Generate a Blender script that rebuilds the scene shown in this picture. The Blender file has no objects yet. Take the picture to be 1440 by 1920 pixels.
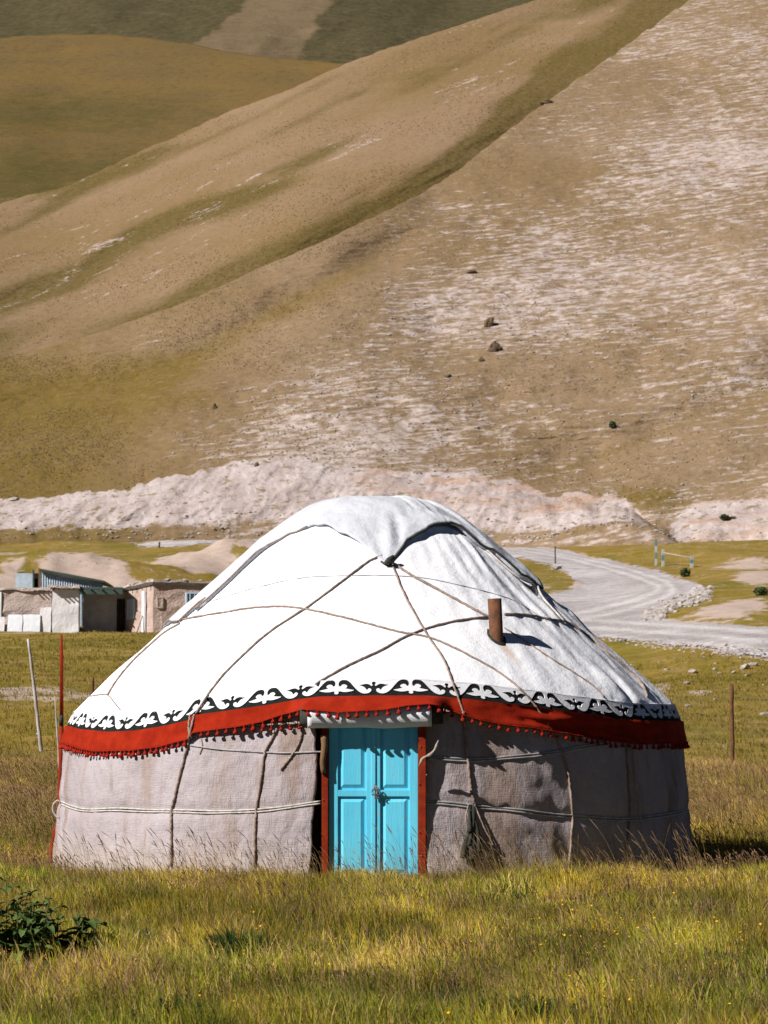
import bpy, bmesh, math, random
import numpy as np
from mathutils import Vector, Matrix
from mathutils.geometry import tessellate_polygon

random.seed(7)
RNG = np.random.default_rng(7)
scene = bpy.context.scene
COL = scene.collection

# ------------------------------------------------------------------ camera, sky, sun, exposure
F = 4125.0            # focal length in photo pixels (photo is 1440 x 1920)
HZ = 1400.0           # photo row of the eye level
ZC = 1.295            # eye height above the floor of the yurt
CY = -25.0            # camera stands 25 m in front of the yurt's centre
cam_d = bpy.data.cameras.new('camera')
cam = bpy.data.objects.new('camera', cam_d)
COL.objects.link(cam)
cam.location = (0, CY, ZC)
cam.rotation_euler = (math.radians(90), 0, 0)
cam_d.sensor_fit = 'VERTICAL'
cam_d.sensor_height = 36.0
cam_d.sensor_width = 27.0
cam_d.lens = 36.0 * F / 1920.0
cam_d.shift_y = (HZ - 960.0) / 1920.0
cam_d.clip_start = 0.5
cam_d.clip_end = 9000.0
cam_d.dof.use_dof = True
cam_d.dof.focus_distance = 21.6
cam_d.dof.aperture_fstop = 6.3
scene.camera = cam

SUN_AZ, SUN_EL = math.radians(237.0), math.radians(37.0)
TO_SUN = Vector((math.sin(SUN_AZ) * math.cos(SUN_EL), math.cos(SUN_AZ) * math.cos(SUN_EL), math.sin(SUN_EL)))
world = bpy.data.worlds.new('World')
scene.world = world
world.use_nodes = True
wn = world.node_tree
sky = wn.nodes.new('ShaderNodeTexSky')
sky.sky_type = 'NISHITA'
sky.sun_disc = False
sky.sun_elevation = SUN_EL
sky.sun_rotation = SUN_AZ
sky.altitude = 3000
sky.air_density = 0.16
sky.dust_density = 0.05
wn.links.new(sky.outputs[0], wn.nodes['Background'].inputs[0])
wn.nodes['Background'].inputs[1].default_value = 0.05
sun_d = bpy.data.lights.new('sun', 'SUN')
sun_d.energy = 5.0
sun_d.angle = math.radians(0.53)
sun_d.color = (1.0, 0.955, 0.90)
sun = bpy.data.objects.new('sun', sun_d)
COL.objects.link(sun)
sun.location = (-40, -40, 60)
sun.rotation_euler = TO_SUN.to_track_quat('Z', 'Y').to_euler()
scene.view_settings.view_transform = 'Standard'
scene.view_settings.look = 'None'
scene.view_settings.gamma = 1.0
scene.view_settings.exposure = 0.45
scene.view_settings.use_curve_mapping = False

scene.cycles.diffuse_bounces = 2

# ------------------------------------------------------------------ small maths
def lerp(a, b, t): return a + (b - a) * t
def sstep(a, b, x):
    t = np.clip((np.asarray(x, float) - a) / (b - a), 0, 1)
    return t * t * (3 - 2 * t)
def tab(x, pts):
    return np.interp(x, [p[0] for p in pts], [p[1] for p in pts])
def _hash(ix, iy, iz, seed):
    h = (ix.astype(np.int64) * 374761393 + iy.astype(np.int64) * 668265263 + iz.astype(np.int64) * 2147483647 + seed * 1274126177) & 0xffffffff
    h = ((h ^ (h >> 13)) * 1274126177) & 0xffffffff
    h = ((h ^ (h >> 15)) * 2246822519) & 0xffffffff
    return ((h ^ (h >> 16)) & 0xffffff) / float(0xffffff)
def vnoise(x, y, z=0.0, seed=0):
    x, y, z = np.broadcast_arrays(np.asarray(x, float), np.asarray(y, float), np.asarray(z, float))
    ix, iy, iz = np.floor(x), np.floor(y), np.floor(z)
    fx, fy, fz = x - ix, y - iy, z - iz
    fx, fy, fz = [f * f * f * (f * (f * 6 - 15) + 10) for f in (fx, fy, fz)]
    r = 0
    for a in (0, 1):
        for b in (0, 1):
            for c in (0, 1):
                w = (fx if a else 1 - fx) * (fy if b else 1 - fy) * (fz if c else 1 - fz)
                r = r + w * _hash(ix + a, iy + b, iz + c, seed)
    return r * 2 - 1
def fbm(x, y, z=0.0, oct=4, seed=0, gain=0.5):
    r, a, f = 0, 1.0, 1.0
    for i in range(oct):
        r = r + a * vnoise(np.asarray(x) * f, np.asarray(y) * f, np.asarray(z) * f, seed + i * 17)
        a *= gain; f *= 2.03
    return r
def at(px, py, d):
    """the point at distance d from the camera that the photograph shows at (px, py)"""
    return Vector(((px - 720.0) * d / F, CY + d, ZC + (HZ - py) * d / F))

# ------------------------------------------------------------------ objects
ROOTS = {}
def tag(o, label=None, cat=None, group=None, kind=None):
    if label: o['label'] = label
    if cat: o['category'] = cat
    if group: o['group'] = group
    if kind: o['kind'] = kind
    return o
def thing(name, loc, label, cat, group=None):
    o = bpy.data.objects.new(name, None)
    COL.objects.link(o)
    o.location = loc
    o.empty_display_size = 0.2
    ROOTS[o.name] = Vector(loc)
    return tag(o, label, cat, group)
def link(name, me, mat=None, parent=None, smooth=True):
    o = bpy.data.objects.new(name, me)
    COL.objects.link(o)
    if mat is not None and not me.materials: me.materials.append(mat)
    if parent is not None:
        o.parent = parent
        ROOTS[o.name] = ROOTS[parent.name]
    me.polygons.foreach_set('use_smooth', [smooth] * len(me.polygons))
    return o
def mk(name, verts, faces, mat=None, parent=None, smooth=False, attrs=None, origin=None):
    """mesh from world-space vertices; the origin is the thing's base"""
    V = np.asarray(verts, float).reshape(-1, 3)
    off = ROOTS[parent.name] if parent is not None else (Vector(origin) if origin is not None else Vector((0, 0, 0)))
    V = V - np.array(off)
    me = bpy.data.meshes.new(name)
    me.from_pydata(V.tolist(), [], [tuple(f) for f in faces])
    if attrs:
        for k, a in attrs.items():
            at_ = me.attributes.new(k, 'FLOAT', 'POINT')
            at_.data.foreach_set('value', np.asarray(a, np.float32).ravel())
    me.update()
    o = link(name, me, mat, parent, smooth)
    if parent is None:
        o.location = off
        ROOTS[o.name] = Vector(off)
    return o
def fast_mesh(name, V, loops, starts, totals, mat, attrs=None, cols=None, smooth=True):
    me = bpy.data.meshes.new(name)
    me.vertices.add(len(V)); me.vertices.foreach_set('co', np.asarray(V, np.float32).ravel())
    me.loops.add(len(loops)); me.loops.foreach_set('vertex_index', np.asarray(loops, np.int32))
    me.polygons.add(len(starts))
    me.polygons.foreach_set('loop_start', np.asarray(starts, np.int32))
    me.polygons.foreach_set('loop_total', np.asarray(totals, np.int32))
    me.polygons.foreach_set('use_smooth', [smooth] * len(starts))
    for k, a in (attrs or {}).items():
        t = me.attributes.new(k, 'FLOAT', 'POINT')
        t.data.foreach_set('value', np.asarray(a, np.float32).ravel())
    if cols is not None:
        t = me.attributes.new('tint', 'FLOAT_COLOR', 'POINT')
        c = np.ones((len(V), 4), np.float32); c[:, :3] = cols
        t.data.foreach_set('color', c.ravel())
    me.update(calc_edges=True)
    me.validate()
    o = bpy.data.objects.new(name, me)
    COL.objects.link(o)
    me.materials.append(mat)
    ROOTS[o.name] = Vector((0, 0, 0))
    return o
def grid_faces(nr, nc, keep=None, closed=False):
    c2 = nc if closed else nc - 1
    r, c = np.meshgrid(np.arange(nr - 1), np.arange(c2), indexing='ij')
    cn = (c + 1) % nc
    q = np.stack([r * nc + c, r * nc + cn, (r + 1) * nc + cn, (r + 1) * nc + c], -1).reshape(-1, 4)
    if keep is not None: q = q[keep.ravel()]
    return q
def grid(name, V, mat, attrs=None, keep=None, closed=False, parent=None):
    nr, nc = V.shape[:2]
    q = grid_faces(nr, nc, keep, closed)
    P = V.reshape(-1, 3)
    if parent is not None: P = P - np.array(ROOTS[parent.name])
    if keep is not None:
        used = np.unique(q)
        remap = np.full(nr * nc, -1); remap[used] = np.arange(len(used))
        q = remap[q]; P = P[used]
        attrs = {k: np.asarray(a).ravel()[used] for k, a in (attrs or {}).items()}
    n = len(q)
    o = fast_mesh(name, P, q.ravel(), np.arange(n) * 4, np.full(n, 4), mat, attrs)
    if parent is not None:
        o.parent = parent
        ROOTS[o.name] = ROOTS[parent.name]
    return o
def box_vf(x0, x1, y0, y1, z0, z1):
    v = [(x, y, z) for z in (z0, z1) for (x, y) in ((x0, y0), (x1, y0), (x1, y1), (x0, y1))]
    f = [(3, 2, 1, 0), (4, 5, 6, 7), (0, 1, 5, 4), (1, 2, 6, 5), (2, 3, 7, 6), (3, 0, 4, 7)]
    return v, f
def bevel_mesh(me, w, seg=2):
    bm = bmesh.new(); bm.from_mesh(me)
    bmesh.ops.bevel(bm, geom=bm.edges[:], offset=w, segments=seg, affect='EDGES', profile=0.6)
    bm.to_mesh(me); bm.free()
def box(name, x0, x1, y0, y1, z0, z1, mat, parent=None, bevel=0.0, xf=None, rough=0.0, cuts=0):
    """a bevelled box; xf maps the local corner points to the world; rough pushes points about"""
    v, f = box_vf(x0, x1, y0, y1, z0, z1)
    if cuts:
        bm = bmesh.new()
        vs = [bm.verts.new(p) for p in v]
        for q in f: bm.faces.new([vs[i] for i in q])
        bmesh.ops.subdivide_edges(bm, edges=bm.edges[:], cuts=cuts, use_grid_fill=True)
        bm.verts.index_update()
        v = [tuple(p.co) for p in bm.verts]; f = [[p.index for p in q.verts] for q in bm.faces]
        bm.free()
    v = [Vector(p) for p in v]
    if rough:
        A = np.array([tuple(p) for p in v])
        for k in range(3):
            A[:, k] += rough * fbm(A[:, 0] * 2.1 + k * 9, A[:, 1] * 2.1, A[:, 2] * 2.1, 3, 31 + k)
        v = [Vector(p) for p in A]
    if xf: v = [xf @ p for p in v]
    o = mk(name, v, f, mat, parent, origin=None if parent else tuple(v[0]))
    if bevel: bevel_mesh(o.data, bevel)
    return o
def catmull(P, n):
    P = [Vector(p) for p in P]
    if len(P) < 3: return [P[0].lerp(P[-1], i / (n * (len(P) - 1))) for i in range(n * (len(P) - 1) + 1)]
    Q = [P[0] * 2 - P[1]] + P + [P[-1] * 2 - P[-2]]
    out = []
    for i in range(1, len(Q) - 2):
        a, b, c, d = Q[i - 1], Q[i], Q[i + 1], Q[i + 2]
        for k in range(n):
            t = k / n
            out.append(0.5 * ((2 * b) + (c - a) * t + (2 * a - 5 * b + 4 * c - d) * t * t + (3 * b - a - 3 * c + d) * t ** 3))
    out.append(Q[-2].copy())
    return out
def tube_vf(path, rad, sides=6, cap=True, twist=0.0):
    """a tube along path; rad is a number or a list; twist makes it a two-strand rope"""
    path = [Vector(p) for p in path]
    n = len(path)
    rads = rad if isinstance(rad, (list, tuple)) else [rad] * n
    V, Fc = [], []
    up = Vector((0, 0, 1))
    prev = None
    L = 0
    for i, p in enumerate(path):
        t = (path[min(i + 1, n - 1)] - path[max(i - 1, 0)])
        if t.length < 1e-9: t = Vector((0, 0, 1))
        t.normalize()
        if prev is None:
            a = up if abs(t.z) < 0.9 else Vector((1, 0, 0))
            u = t.cross(a).normalized()
        else:
            u = (prev - t * prev.dot(t)).normalized()
        prev = u
        w = t.cross(u)
        if i: L += (p - path[i - 1]).length
        for k in range(sides):
            an = 2 * math.pi * k / sides
            r = rads[i]
            if twist: r *= 0.82 + 0.25 * abs(math.cos(an - L * twist))
            V.append(p + u * (math.cos(an) * r) + w * (math.sin(an) * r))
    for i in range(n - 1):
        for k in range(sides):
            k2 = (k + 1) % sides
            Fc.append((i * sides + k, i * sides + k2, (i + 1) * sides + k2, (i + 1) * sides + k))
    if cap:
        Fc.append(tuple(range(sides - 1, -1, -1)))
        Fc.append(tuple((n - 1) * sides + k for k in range(sides)))
    return V, Fc
def tube(name, path, rad, mat, parent=None, sides=6, twist=0.0, origin=None):
    v, f = tube_vf(path, rad, sides, True, twist)
    return mk(name, v, f, mat, parent, smooth=True, origin=origin if origin is not None else (None if parent else tuple(path[0])))
def join_vf(parts):
    V, Fc = [], []
    for v, f in parts:
        o = len(V); V += [tuple(p) for p in v]; Fc += [tuple(i + o for i in q) for q in f]
    return V, Fc

# ------------------------------------------------------------------ materials
class NT:
    def __init__(self, name, rough=0.9, spec=0.2):
        self.m = bpy.data.materials.new(name); self.m.use_nodes = True
        self.t = self.m.node_tree; self.b = self.t.nodes['Principled BSDF']
        self.b.inputs['Roughness'].default_value = rough
        self.b.inputs['Specular IOR Level'].default_value = spec
    def n(self, typ, **kw):
        o = self.t.nodes.new(typ)
        for k, v in kw.items(): setattr(o, k, v)
        return o
    def put(self, sock, v):
        if isinstance(v, bpy.types.NodeSocket): self.t.links.new(v, sock)
        elif isinstance(v, (tuple, list)) and len(v) == 3 and sock.type == 'RGBA': sock.default_value = (*v, 1)
        else: sock.default_value = v
    def pos(self): return self.n('ShaderNodeNewGeometry').outputs['Position']
    def obj(self): return self.n('ShaderNodeTexCoord').outputs['Object']
    def attr(self, name, col=False):
        a = self.n('ShaderNodeAttribute', attribute_name=name)
        return a.outputs['Color'] if col else a.outputs['Fac']
    def scale(self, vec, s):
        o = self.n('ShaderNodeVectorMath', operation='MULTIPLY')
        self.put(o.inputs[0], vec); o.inputs[1].default_value = s
        return o.outputs[0]
    def axes(self, vec, a, b, c):
        """the vector measured along three axes, each with its own scale"""
        cb = self.n('ShaderNodeCombineXYZ')
        for i, ax in enumerate((a, b, c)):
            d = self.n('ShaderNodeVectorMath', operation='DOT_PRODUCT')
            self.put(d.inputs[0], vec); d.inputs[1].default_value = ax
            self.t.links.new(d.outputs['Value'], cb.inputs[i])
        return cb.outputs[0]
    def noise(self, vec, sc, det=4.0, rough=0.55, dist=0.0):
        o = self.n('ShaderNodeTexNoise')
        self.put(o.inputs['Vector'], vec)
        o.inputs['Scale'].default_value = sc; o.inputs['Detail'].default_value = det
        o.inputs['Roughness'].default_value = rough; o.inputs['Distortion'].default_value = dist
        return o.outputs['Fac']
    def ramp(self, f, a, b, lo=0.0, hi=1.0):
        o = self.n('ShaderNodeMapRange'); o.clamp = True; o.interpolation_type = 'SMOOTHSTEP'
        self.put(o.inputs[0], f)
        for i, v in ((1, a), (2, b), (3, lo), (4, hi)): o.inputs[i].default_value = v
        return o.outputs[0]
    def math(self, op, a, b=0.0):
        o = self.n('ShaderNodeMath', operation=op); o.use_clamp = False
        self.put(o.inputs[0], a); self.put(o.inputs[1], b)
        return o.outputs[0]
    def mix(self, f, a, b, mode='MIX'):
        o = self.n('ShaderNodeMix', data_type='RGBA', blend_type=mode)
        self.put(o.inputs[0], f); self.put(o.inputs[6], a); self.put(o.inputs[7], b)
        return o.outputs[2]
    def sep(self, vec, i):
        o = self.n('ShaderNodeSeparateXYZ'); self.put(o.inputs[0], vec); return o.outputs[i]
    def color(self, c): self.put(self.b.inputs['Base Color'], c); return self
    def bump(self, h, dist=0.02, strength=1.0):
        o = self.n('ShaderNodeBump')
        o.inputs['Distance'].default_value = dist; o.inputs['Strength'].default_value = strength
        self.put(o.inputs['Height'], h); self.t.links.new(o.outputs[0], self.b.inputs['Normal'])
        return self
def simple(name, c1, c2=None, sc=6.0, rough=0.85, bump=0.004, spec=0.2, stretch=(1, 1, 1), det=5.0, metallic=0.0):
    m = NT(name, rough, spec)
    v = m.scale(m.obj(), stretch)
    f = m.noise(v, sc, det)
    m.color(m.mix(m.ramp(f, 0.32, 0.68), c1, c2 or c1))
    m.b.inputs['Metallic'].default_value = metallic
    if bump: m.bump(m.noise(v, sc * 5, 4), bump)
    return m.m

# ================================================================== TERRAIN
ZL = [(-20, -.75), (0, -.62), (5, -.56), (10, -.43), (13, -.33), (17, -.15), (20, -.03), (21.5, -.01), (23, -.07), (25.5, -.13), (28, -.06), (31, .12), (35, .42), (45, 1.08), (65, 2.56),
      (90, 4.57), (120, 7.55), (140, 9.8), (170, 14.1), (200, 18.3), (225, 21.9), (262, 27.5)]
ZR = [(-20, -.75), (0, -.62), (5, -.56), (10, -.43), (13, -.33), (17, -.15), (20, -.03), (21.5, -.01), (23, -.07), (25.5, -.13), (28, -.06), (31, .10), (35, .38), (45, .97), (65, 2.16),
      (90, 4.13), (108, 5.88), (111, 6.75), (118, 7.5), (130, 9.1), (150, 12.0), (185, 16.5), (215, 21.1), (262, 27.0)]
def ground_z(x, y):
    x = np.asarray(x, float); y = np.asarray(y, float)
    d = y - CY
    px = 720 + F * x / np.maximum(d, 12)
    def sm(T):
        return (tab(d - 2, T) + 2 * tab(d, T) + tab(d + 2, T)) / 4
    w = sstep(500, 1000, px)
    # the embankment of the road slants away to the left
    dd = d + np.where(d > 100, 1, sstep(85, 100, d)) * (-8 * sstep(1440, 1060, px))
    zr = (tab(dd - 1, ZR) + tab(dd, ZR) + tab(dd + 1, ZR)) / 3
    z = sm(ZL) * (1 - w) + zr * w
    far = sstep(30, 80, d)
    z = z + far * (0.35 * fbm(x / 14, y / 14, 0, 3, 3)) + sstep(24, 40, d) * 0.06 * fbm(x / 2.5, y / 2.5, 0, 3, 5)
    near = 1 - sstep(60, 90, d)
    yard = np.hypot(x, y)
    z = z + near * sstep(3.4, 5.5, yard) * 0.05 * fbm(x / 1.3, y / 1.3, 0, 3, 8)
    # spoil heaps behind the huts
    for (cx, cd, sx, sy, hh) in ((-21.5, 158, 9, 6, 2.6), (-11.5, 170, 10, 7, 3.0), (-29, 152, 6, 5, 1.6)):
        z = z + hh * np.exp(-((x - cx) / sx) ** 2 - ((d - cd) / sy) ** 2) * (1 + .18 * fbm(x / 4, y / 5, 0, 4, 12))
    return z
def gz(x, y): return float(ground_z(np.array([x]), np.array([y]))[0])
_DS = np.concatenate([np.linspace(6, 40, 500)[:-1], np.linspace(40, 255, 1500)])
_PXT = np.linspace(-100, 1760, 373)
_PT, _DT = np.meshgrid(_PXT, _DS, indexing='ij')
_XT = (_PT - 720) * _DT / F
_PYT = HZ - (ground_z(_XT, CY + _DT) - ZC) * F / _DT
def ground_at(px, py):
    """where the view through (px, py) meets the ground"""
    q = (px - _PXT[0]) / (_PXT[1] - _PXT[0]); i = int(min(max(q, 0), len(_PXT) - 2)); f = q - i
    row = _PYT[i] * (1 - f) + _PYT[i + 1] * f
    d = _DS[int(np.argmax(row <= py))]
    return Vector(((px - 720) * d / F, CY + d, ZC + (HZ - py) * d / F))

# ---- outline of the road, as rows of the picture
def inside(px, py, poly):
    r = np.zeros(px.shape, bool)
    n = len(poly)
    for i in range(n):
        x0, y0 = poly[i]; x1, y1 = poly[(i + 1) % n]
        c = (y0 > py) != (y1 > py)
        r ^= c & (px < (x1 - x0) * (py - y0) / ((y1 - y0) if y1 != y0 else 1e-9) + x0)
    return r
ROAD = [(860, 1008), (900, 1016), (960, 1019), (1040, 1030), (1120, 1046), (1200, 1064), (1260, 1080), (1310, 1097), (1336, 1108), (1300, 1120), (1245, 1138), (1208, 1158),
        (1300, 1166), (1440, 1177), (1700, 1196), (1700, 1280), (1440, 1235), (1300, 1215), (1200, 1203), (1120, 1192), (1060, 1184), (940, 1180), (900, 1150),
        (1000, 1122), (1070, 1108), (1085, 1092), (1060, 1072), (1020, 1056), (960, 1042), (900, 1036), (820, 1034)]
ROAD_LINES = [[(880, 1026), (960, 1029), (1040, 1040), (1130, 1060), (1200, 1080), (1245, 1099), (1235, 1117), (1180, 1135), (1110, 1152), (1030, 1166)], [(1000, 1168), (1120, 1172), (1250, 1180), (1400, 1192), (1700, 1222)], [(200, 1022), (400, 1016), (620, 1014), (880, 1020)]]
ROAD2 = [(250, 1018), (300, 1014), (400, 1011), (520, 1009), (700, 1006), (860, 1007), (860, 1035), (700, 1024), (520, 1019), (400, 1020), (300, 1026), (265, 1027)]
# ---- ground sheet
def meadow_material():
    m = NT('meadow', 0.95, 0.1)
    p = m.pos()
    big = m.noise(m.scale(p, (.05, .09, .0)), 1.0, 4)
    mid = m.noise(m.scale(p, (.35, .7, .0)), 1.0, 5, .6)
    fine = m.noise(m.scale(p, (3, 5, 3)), 1.0, 4, .65)
    c = m.mix(m.ramp(big, .38, .62), (.225, .152, .027), (.160, .130, .016))
    c = m.mix(m.ramp(mid, .45, .7), c, (.29, .185, .055))
    c = m.mix(m.ramp(fine, .52, .75, 0, .5), c, (.33, .27, .14))
    c = m.mix(m.ramp(fine, .3, .45, .5, 0), c, (.06, .075, .012))
    rough_ = m.noise(m.scale(p, (.55, .40, .6)), 1.0, 8, .72)
    c = m.mix(m.ramp(rough_, .50, .70, 0, .75), c, (.34, .235, .105))
    c = m.mix(m.ramp(rough_, .30, .44, .6, 0), c, (.075, .075, .012))
    spk = m.noise(p, 1.3, 6, .8)
    c = m.mix(m.math('MULTIPLY', m.ramp(spk, .57, .68, 0, .8), m.attr('stony')), c, (.52, .45, .41))
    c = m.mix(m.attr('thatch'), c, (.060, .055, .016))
    soil = m.attr('soil')
    sn = m.math('ADD', soil, m.math('MULTIPLY', m.math('SUBTRACT', m.noise(m.scale(p, (.6, .5, .8)), 1.0, 6, .7), .5), 1.3))
    sc = m.mix(m.noise(m.scale(p, (1.2, 1.2, 2)), 1.0, 5, .7), (.30, .22, .175), (.60, .48, .42))
    c = m.mix(m.ramp(sn, .42, .62), c, sc)
    m.color(c)
    m.bump(m.math('ADD', fine, m.noise(m.scale(p, (14, 14, 14)), 1.0, 2)), .06, .9)
    return m.m
M_MEADOW = meadow_material()
cols = np.linspace(-900, 2340, 420)
ds = np.concatenate([np.linspace(-18, 8, 14)[:-1], np.linspace(8, 36, 150)[:-1], 36 * (264 / 36) ** np.linspace(0, 1, 330)])
Dg, Pg = np.meshgrid(ds, cols, indexing='ij')
spread = np.sqrt(Dg ** 2 + 14 ** 2)
Xg = (Pg - 720) / F * spread
Yg = CY + Dg
Zg = ground_z(Xg, Yg)
pxg = 720 + F * Xg / np.maximum(Dg, 12)
soil = np.zeros_like(Xg)
def blob(px, d, cx, cd, sx, sd): return np.exp(-((px - cx) / sx) ** 2 - ((d - cd) / sd) ** 2)
for args, w in (((165, 153, 95, 7), 1.15), ((365, 165, 90, 8), 1.15), ((20, 150, 45, 8), .7), ((90, 66, 260, 4.0), .62), ((60, 213, 260, 9), .62), ((330, 205, 90, 5), .35),
                ((1235, 80, 40, 6), .62), ((1310, 76, 30, 4), .5), ((1370, 133, 100, 9), .85), ((1440, 160, 80, 12), .9), ((1400, 190, 90, 12), .7), ((1290, 170, 40, 8), .45), ((1060, 165, 60, 12), .7),
                ((1250, 196, 50, 6), .5), ((1010, 178, 60, 8), .5), ((120, 118.5, 220, 2.5), .55)):
    soil = np.maximum(soil, w * blob(pxg, Dg, *args))
pyg = HZ - (Zg - ZC) * F / np.maximum(Dg, 5)
edge = np.zeros_like(Xg); sel = (Dg > 90) & (pxg > 150)
for ox, oy in ((-16, 0), (16, 0), (0, -6), (0, 6), (-10, 4), (10, -4), (10, 4), (-10, -4), (-26, 0), (26, 0), (0, -10), (0, 10)):
    edge[sel] += (inside(pxg[sel] + ox, pyg[sel] + oy, ROAD) | inside(pxg[sel] + ox, pyg[sel] + oy, ROAD2)) / 12.0
soil = np.maximum(soil, np.minimum(edge * 1.1, .75))
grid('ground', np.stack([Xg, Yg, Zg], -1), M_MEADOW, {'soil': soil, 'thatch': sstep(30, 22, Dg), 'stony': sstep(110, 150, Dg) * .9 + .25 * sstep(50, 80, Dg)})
tag(bpy.data.objects['ground'], 'rough meadow rising from the foreground to the road', None, None, 'structure')

# ---- gravel road, laid on the slope
def road_material():
    m = NT('gravel', 0.95, 0.15)
    p = m.pos()
    a = m.noise(m.scale(p, (.25, .12, .2)), 1.0, 4)
    s = m.noise(m.scale(p, (2.6, 1.3, 2.6)), 1.0, 6, .8)
    tr = m.noise(m.scale(p, (.35, 1.4, .6)), 1.0, 4, .6)
    st = m.n('ShaderNodeTexVoronoi'); m.put(st.inputs['Vector'], p); st.inputs['Scale'].default_value = 3.0
    c = m.mix(m.ramp(a, .35, .65), (.41, .38, .39), (.52, .485, .50))
    c = m.mix(m.ramp(s, .5, .75), c, (.54, .52, .54))
    c = m.mix(m.ramp(s, .28, .42, .55, 0), c, (.24, .215, .20))
    c = m.mix(m.ramp(tr, .42, .62, 0, .6), c, (.29, .25, .235))
    c = m.mix(m.math('MULTIPLY', m.attr('rut'), m.ramp(s, .3, .6, .9, .35)), c, (.62, .59, .60))
    c = m.mix(m.math('MULTIPLY', m.attr('crown'), m.ramp(s, .35, .65, .7, .2)), c, (.30, .265, .25))
    ed = m.attr('bank')
    stone = m.ramp(st.outputs['Distance'], .1, .5)
    c = m.mix(m.math('MULTIPLY', ed, m.ramp(stone, .2, .9, .65, 0)), c, (.70, .65, .65))
    m.color(c)
    m.bump(m.math('ADD', s, m.math('MULTIPLY', m.math('MULTIPLY', stone, ed), -1.6)), .16, .9)
    return m.m
M_GRAVEL = road_material()
def road_sheet(name, poly, c0, c1, dlo, dhi, nc, nr, label):
    px, d = np.meshgrid(np.linspace(c0, c1, nc), np.linspace(dlo, dhi, nr))
    x = (px - 720) * d / F; y = CY + d; z = ground_z(x, y)
    py = HZ - (z - ZC) * F / d
    jx = 9 * fbm(x / 1.6, y / 3.0, 0, 4, 41); jy = 3.0 * fbm(x / 1.8, y / 4.0, 0, 4, 47)
    ins = inside(px + jx, py + jy, poly)
    bank = sstep(1186, 1200, py - (px - 1100) * 0.075) * sstep(1000, 1060, px)
    k = ins[:-1, :-1] & ins[1:, 1:] & ins[1:, :-1] & ins[:-1, 1:]
    bump = .05 * bank * fbm(x * 2.2, y * 2.2, 0, 3, 77)
    rut = .05 * fbm(x / 2.5, y / 5, 0, 4, 61)
    rutm = np.zeros_like(px); crn = np.zeros_like(px)
    for line in ROAD_LINES:
        Q = np.array([tuple(q)[:2] for q in catmull([(a, b, 0) for a, b in line], 14)])
        best = np.full(px.shape, 1e9)
        for (a, b) in Q: best = np.minimum(best, ((px - a) / 3.2) ** 2 + (py - b) ** 2)
        best = np.sqrt(best) + 1.3 * fbm(x / 6, y / 9, 0, 2, 83)
        w_ = (py - 960) / 130.0
        rutm = np.maximum(rutm, np.exp(-((best - 4.2 * w_) / (1.5 * w_)) ** 2)); crn = np.maximum(crn, np.exp(-(best / (1.5 * w_)) ** 2) + .8 * np.exp(-((best - 8.6 * w_) / (2.0 * w_)) ** 2))
    o = grid(name, np.stack([x, y, z + .03 + bump + 0.5 * np.abs(rut)], -1), M_GRAVEL, {'bank': bank, 'rut': rutm, 'crown': np.minimum(crn, 1)}, keep=k)
    return tag(o, label, None, None, 'structure')
road_sheet('road', ROAD, 880, 1700, 100, 226, 560, 520, 'pale gravel road bending below the hillside')
road_sheet('road', ROAD2, 230, 900, 195, 242, 330, 150, 'straight strip of gravel road behind the yurt crown')

# ---- near hillside with the cut bank along its foot
SC_TOP = [(-700, 952), (-100, 948), (0, 941), (100, 936), (200, 926), (300, 908), (400, 886), (480, 868), (560, 864), (620, 880), (700, 886), (800, 890), (900, 903), (960, 914),
          (1000, 932), (1050, 944), (1150, 948), (1190, 960), (1230, 990), (1265, 992), (1290, 968), (1350, 958), (1400, 962), (1440, 956), (1700, 950), (2200, 945)]
SC_FOOT = [(-700, 1012), (0, 1010), (300, 1012), (600, 1016), (900, 1020), (1000, 1014), (1080, 1002), (1150, 984), (1200, 990), (1250, 1006), (1290, 1028), (1380, 1040), (1440, 1028), (2200, 1020)]
C_CREST = [(-700, 800), (-200, 715), (0, 672), (100, 648), (200, 618), (350, 566), (500, 496), (600, 455), (720, 397), (800, 358), (885, 300), (935, 257), (1040, 180),
           (1145, 105), (1220, 52), (1290, 2), (1500, -150), (1700, -280), (2200, -560)]
def smooth_tab(x, T, w):
    return (tab(x - w, T) + 2 * tab(x, T) + tab(x + w, T)) / 4
def c_slope(px): return lerp(0.50, 0.62, sstep(0, 700, px))
def c_dfoot(px): return lerp(232, 212, sstep(700, 1800, px))
def c_face(px, py):
    """distance of the open slope of the near hill"""
    d0 = c_dfoot(px) + 9
    wide = sum(tab(px + o, SC_TOP) for o in np.linspace(-260, 260, 27)) / 27
    z0 = ZC + (HZ - wide) * d0 / F
    m = c_slope(px)
    k = (HZ - py) / F
    return (z0 - m * d0 - ZC) / np.minimum(k - m, -.05)
def line_mask(px, py, pts, w):
    """1 on a polyline (drawn as py over px), fading over w rows"""
    return np.exp(-((py - np.interp(px, [p[0] for p in pts], [p[1] for p in pts])) / w) ** 2)
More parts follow.
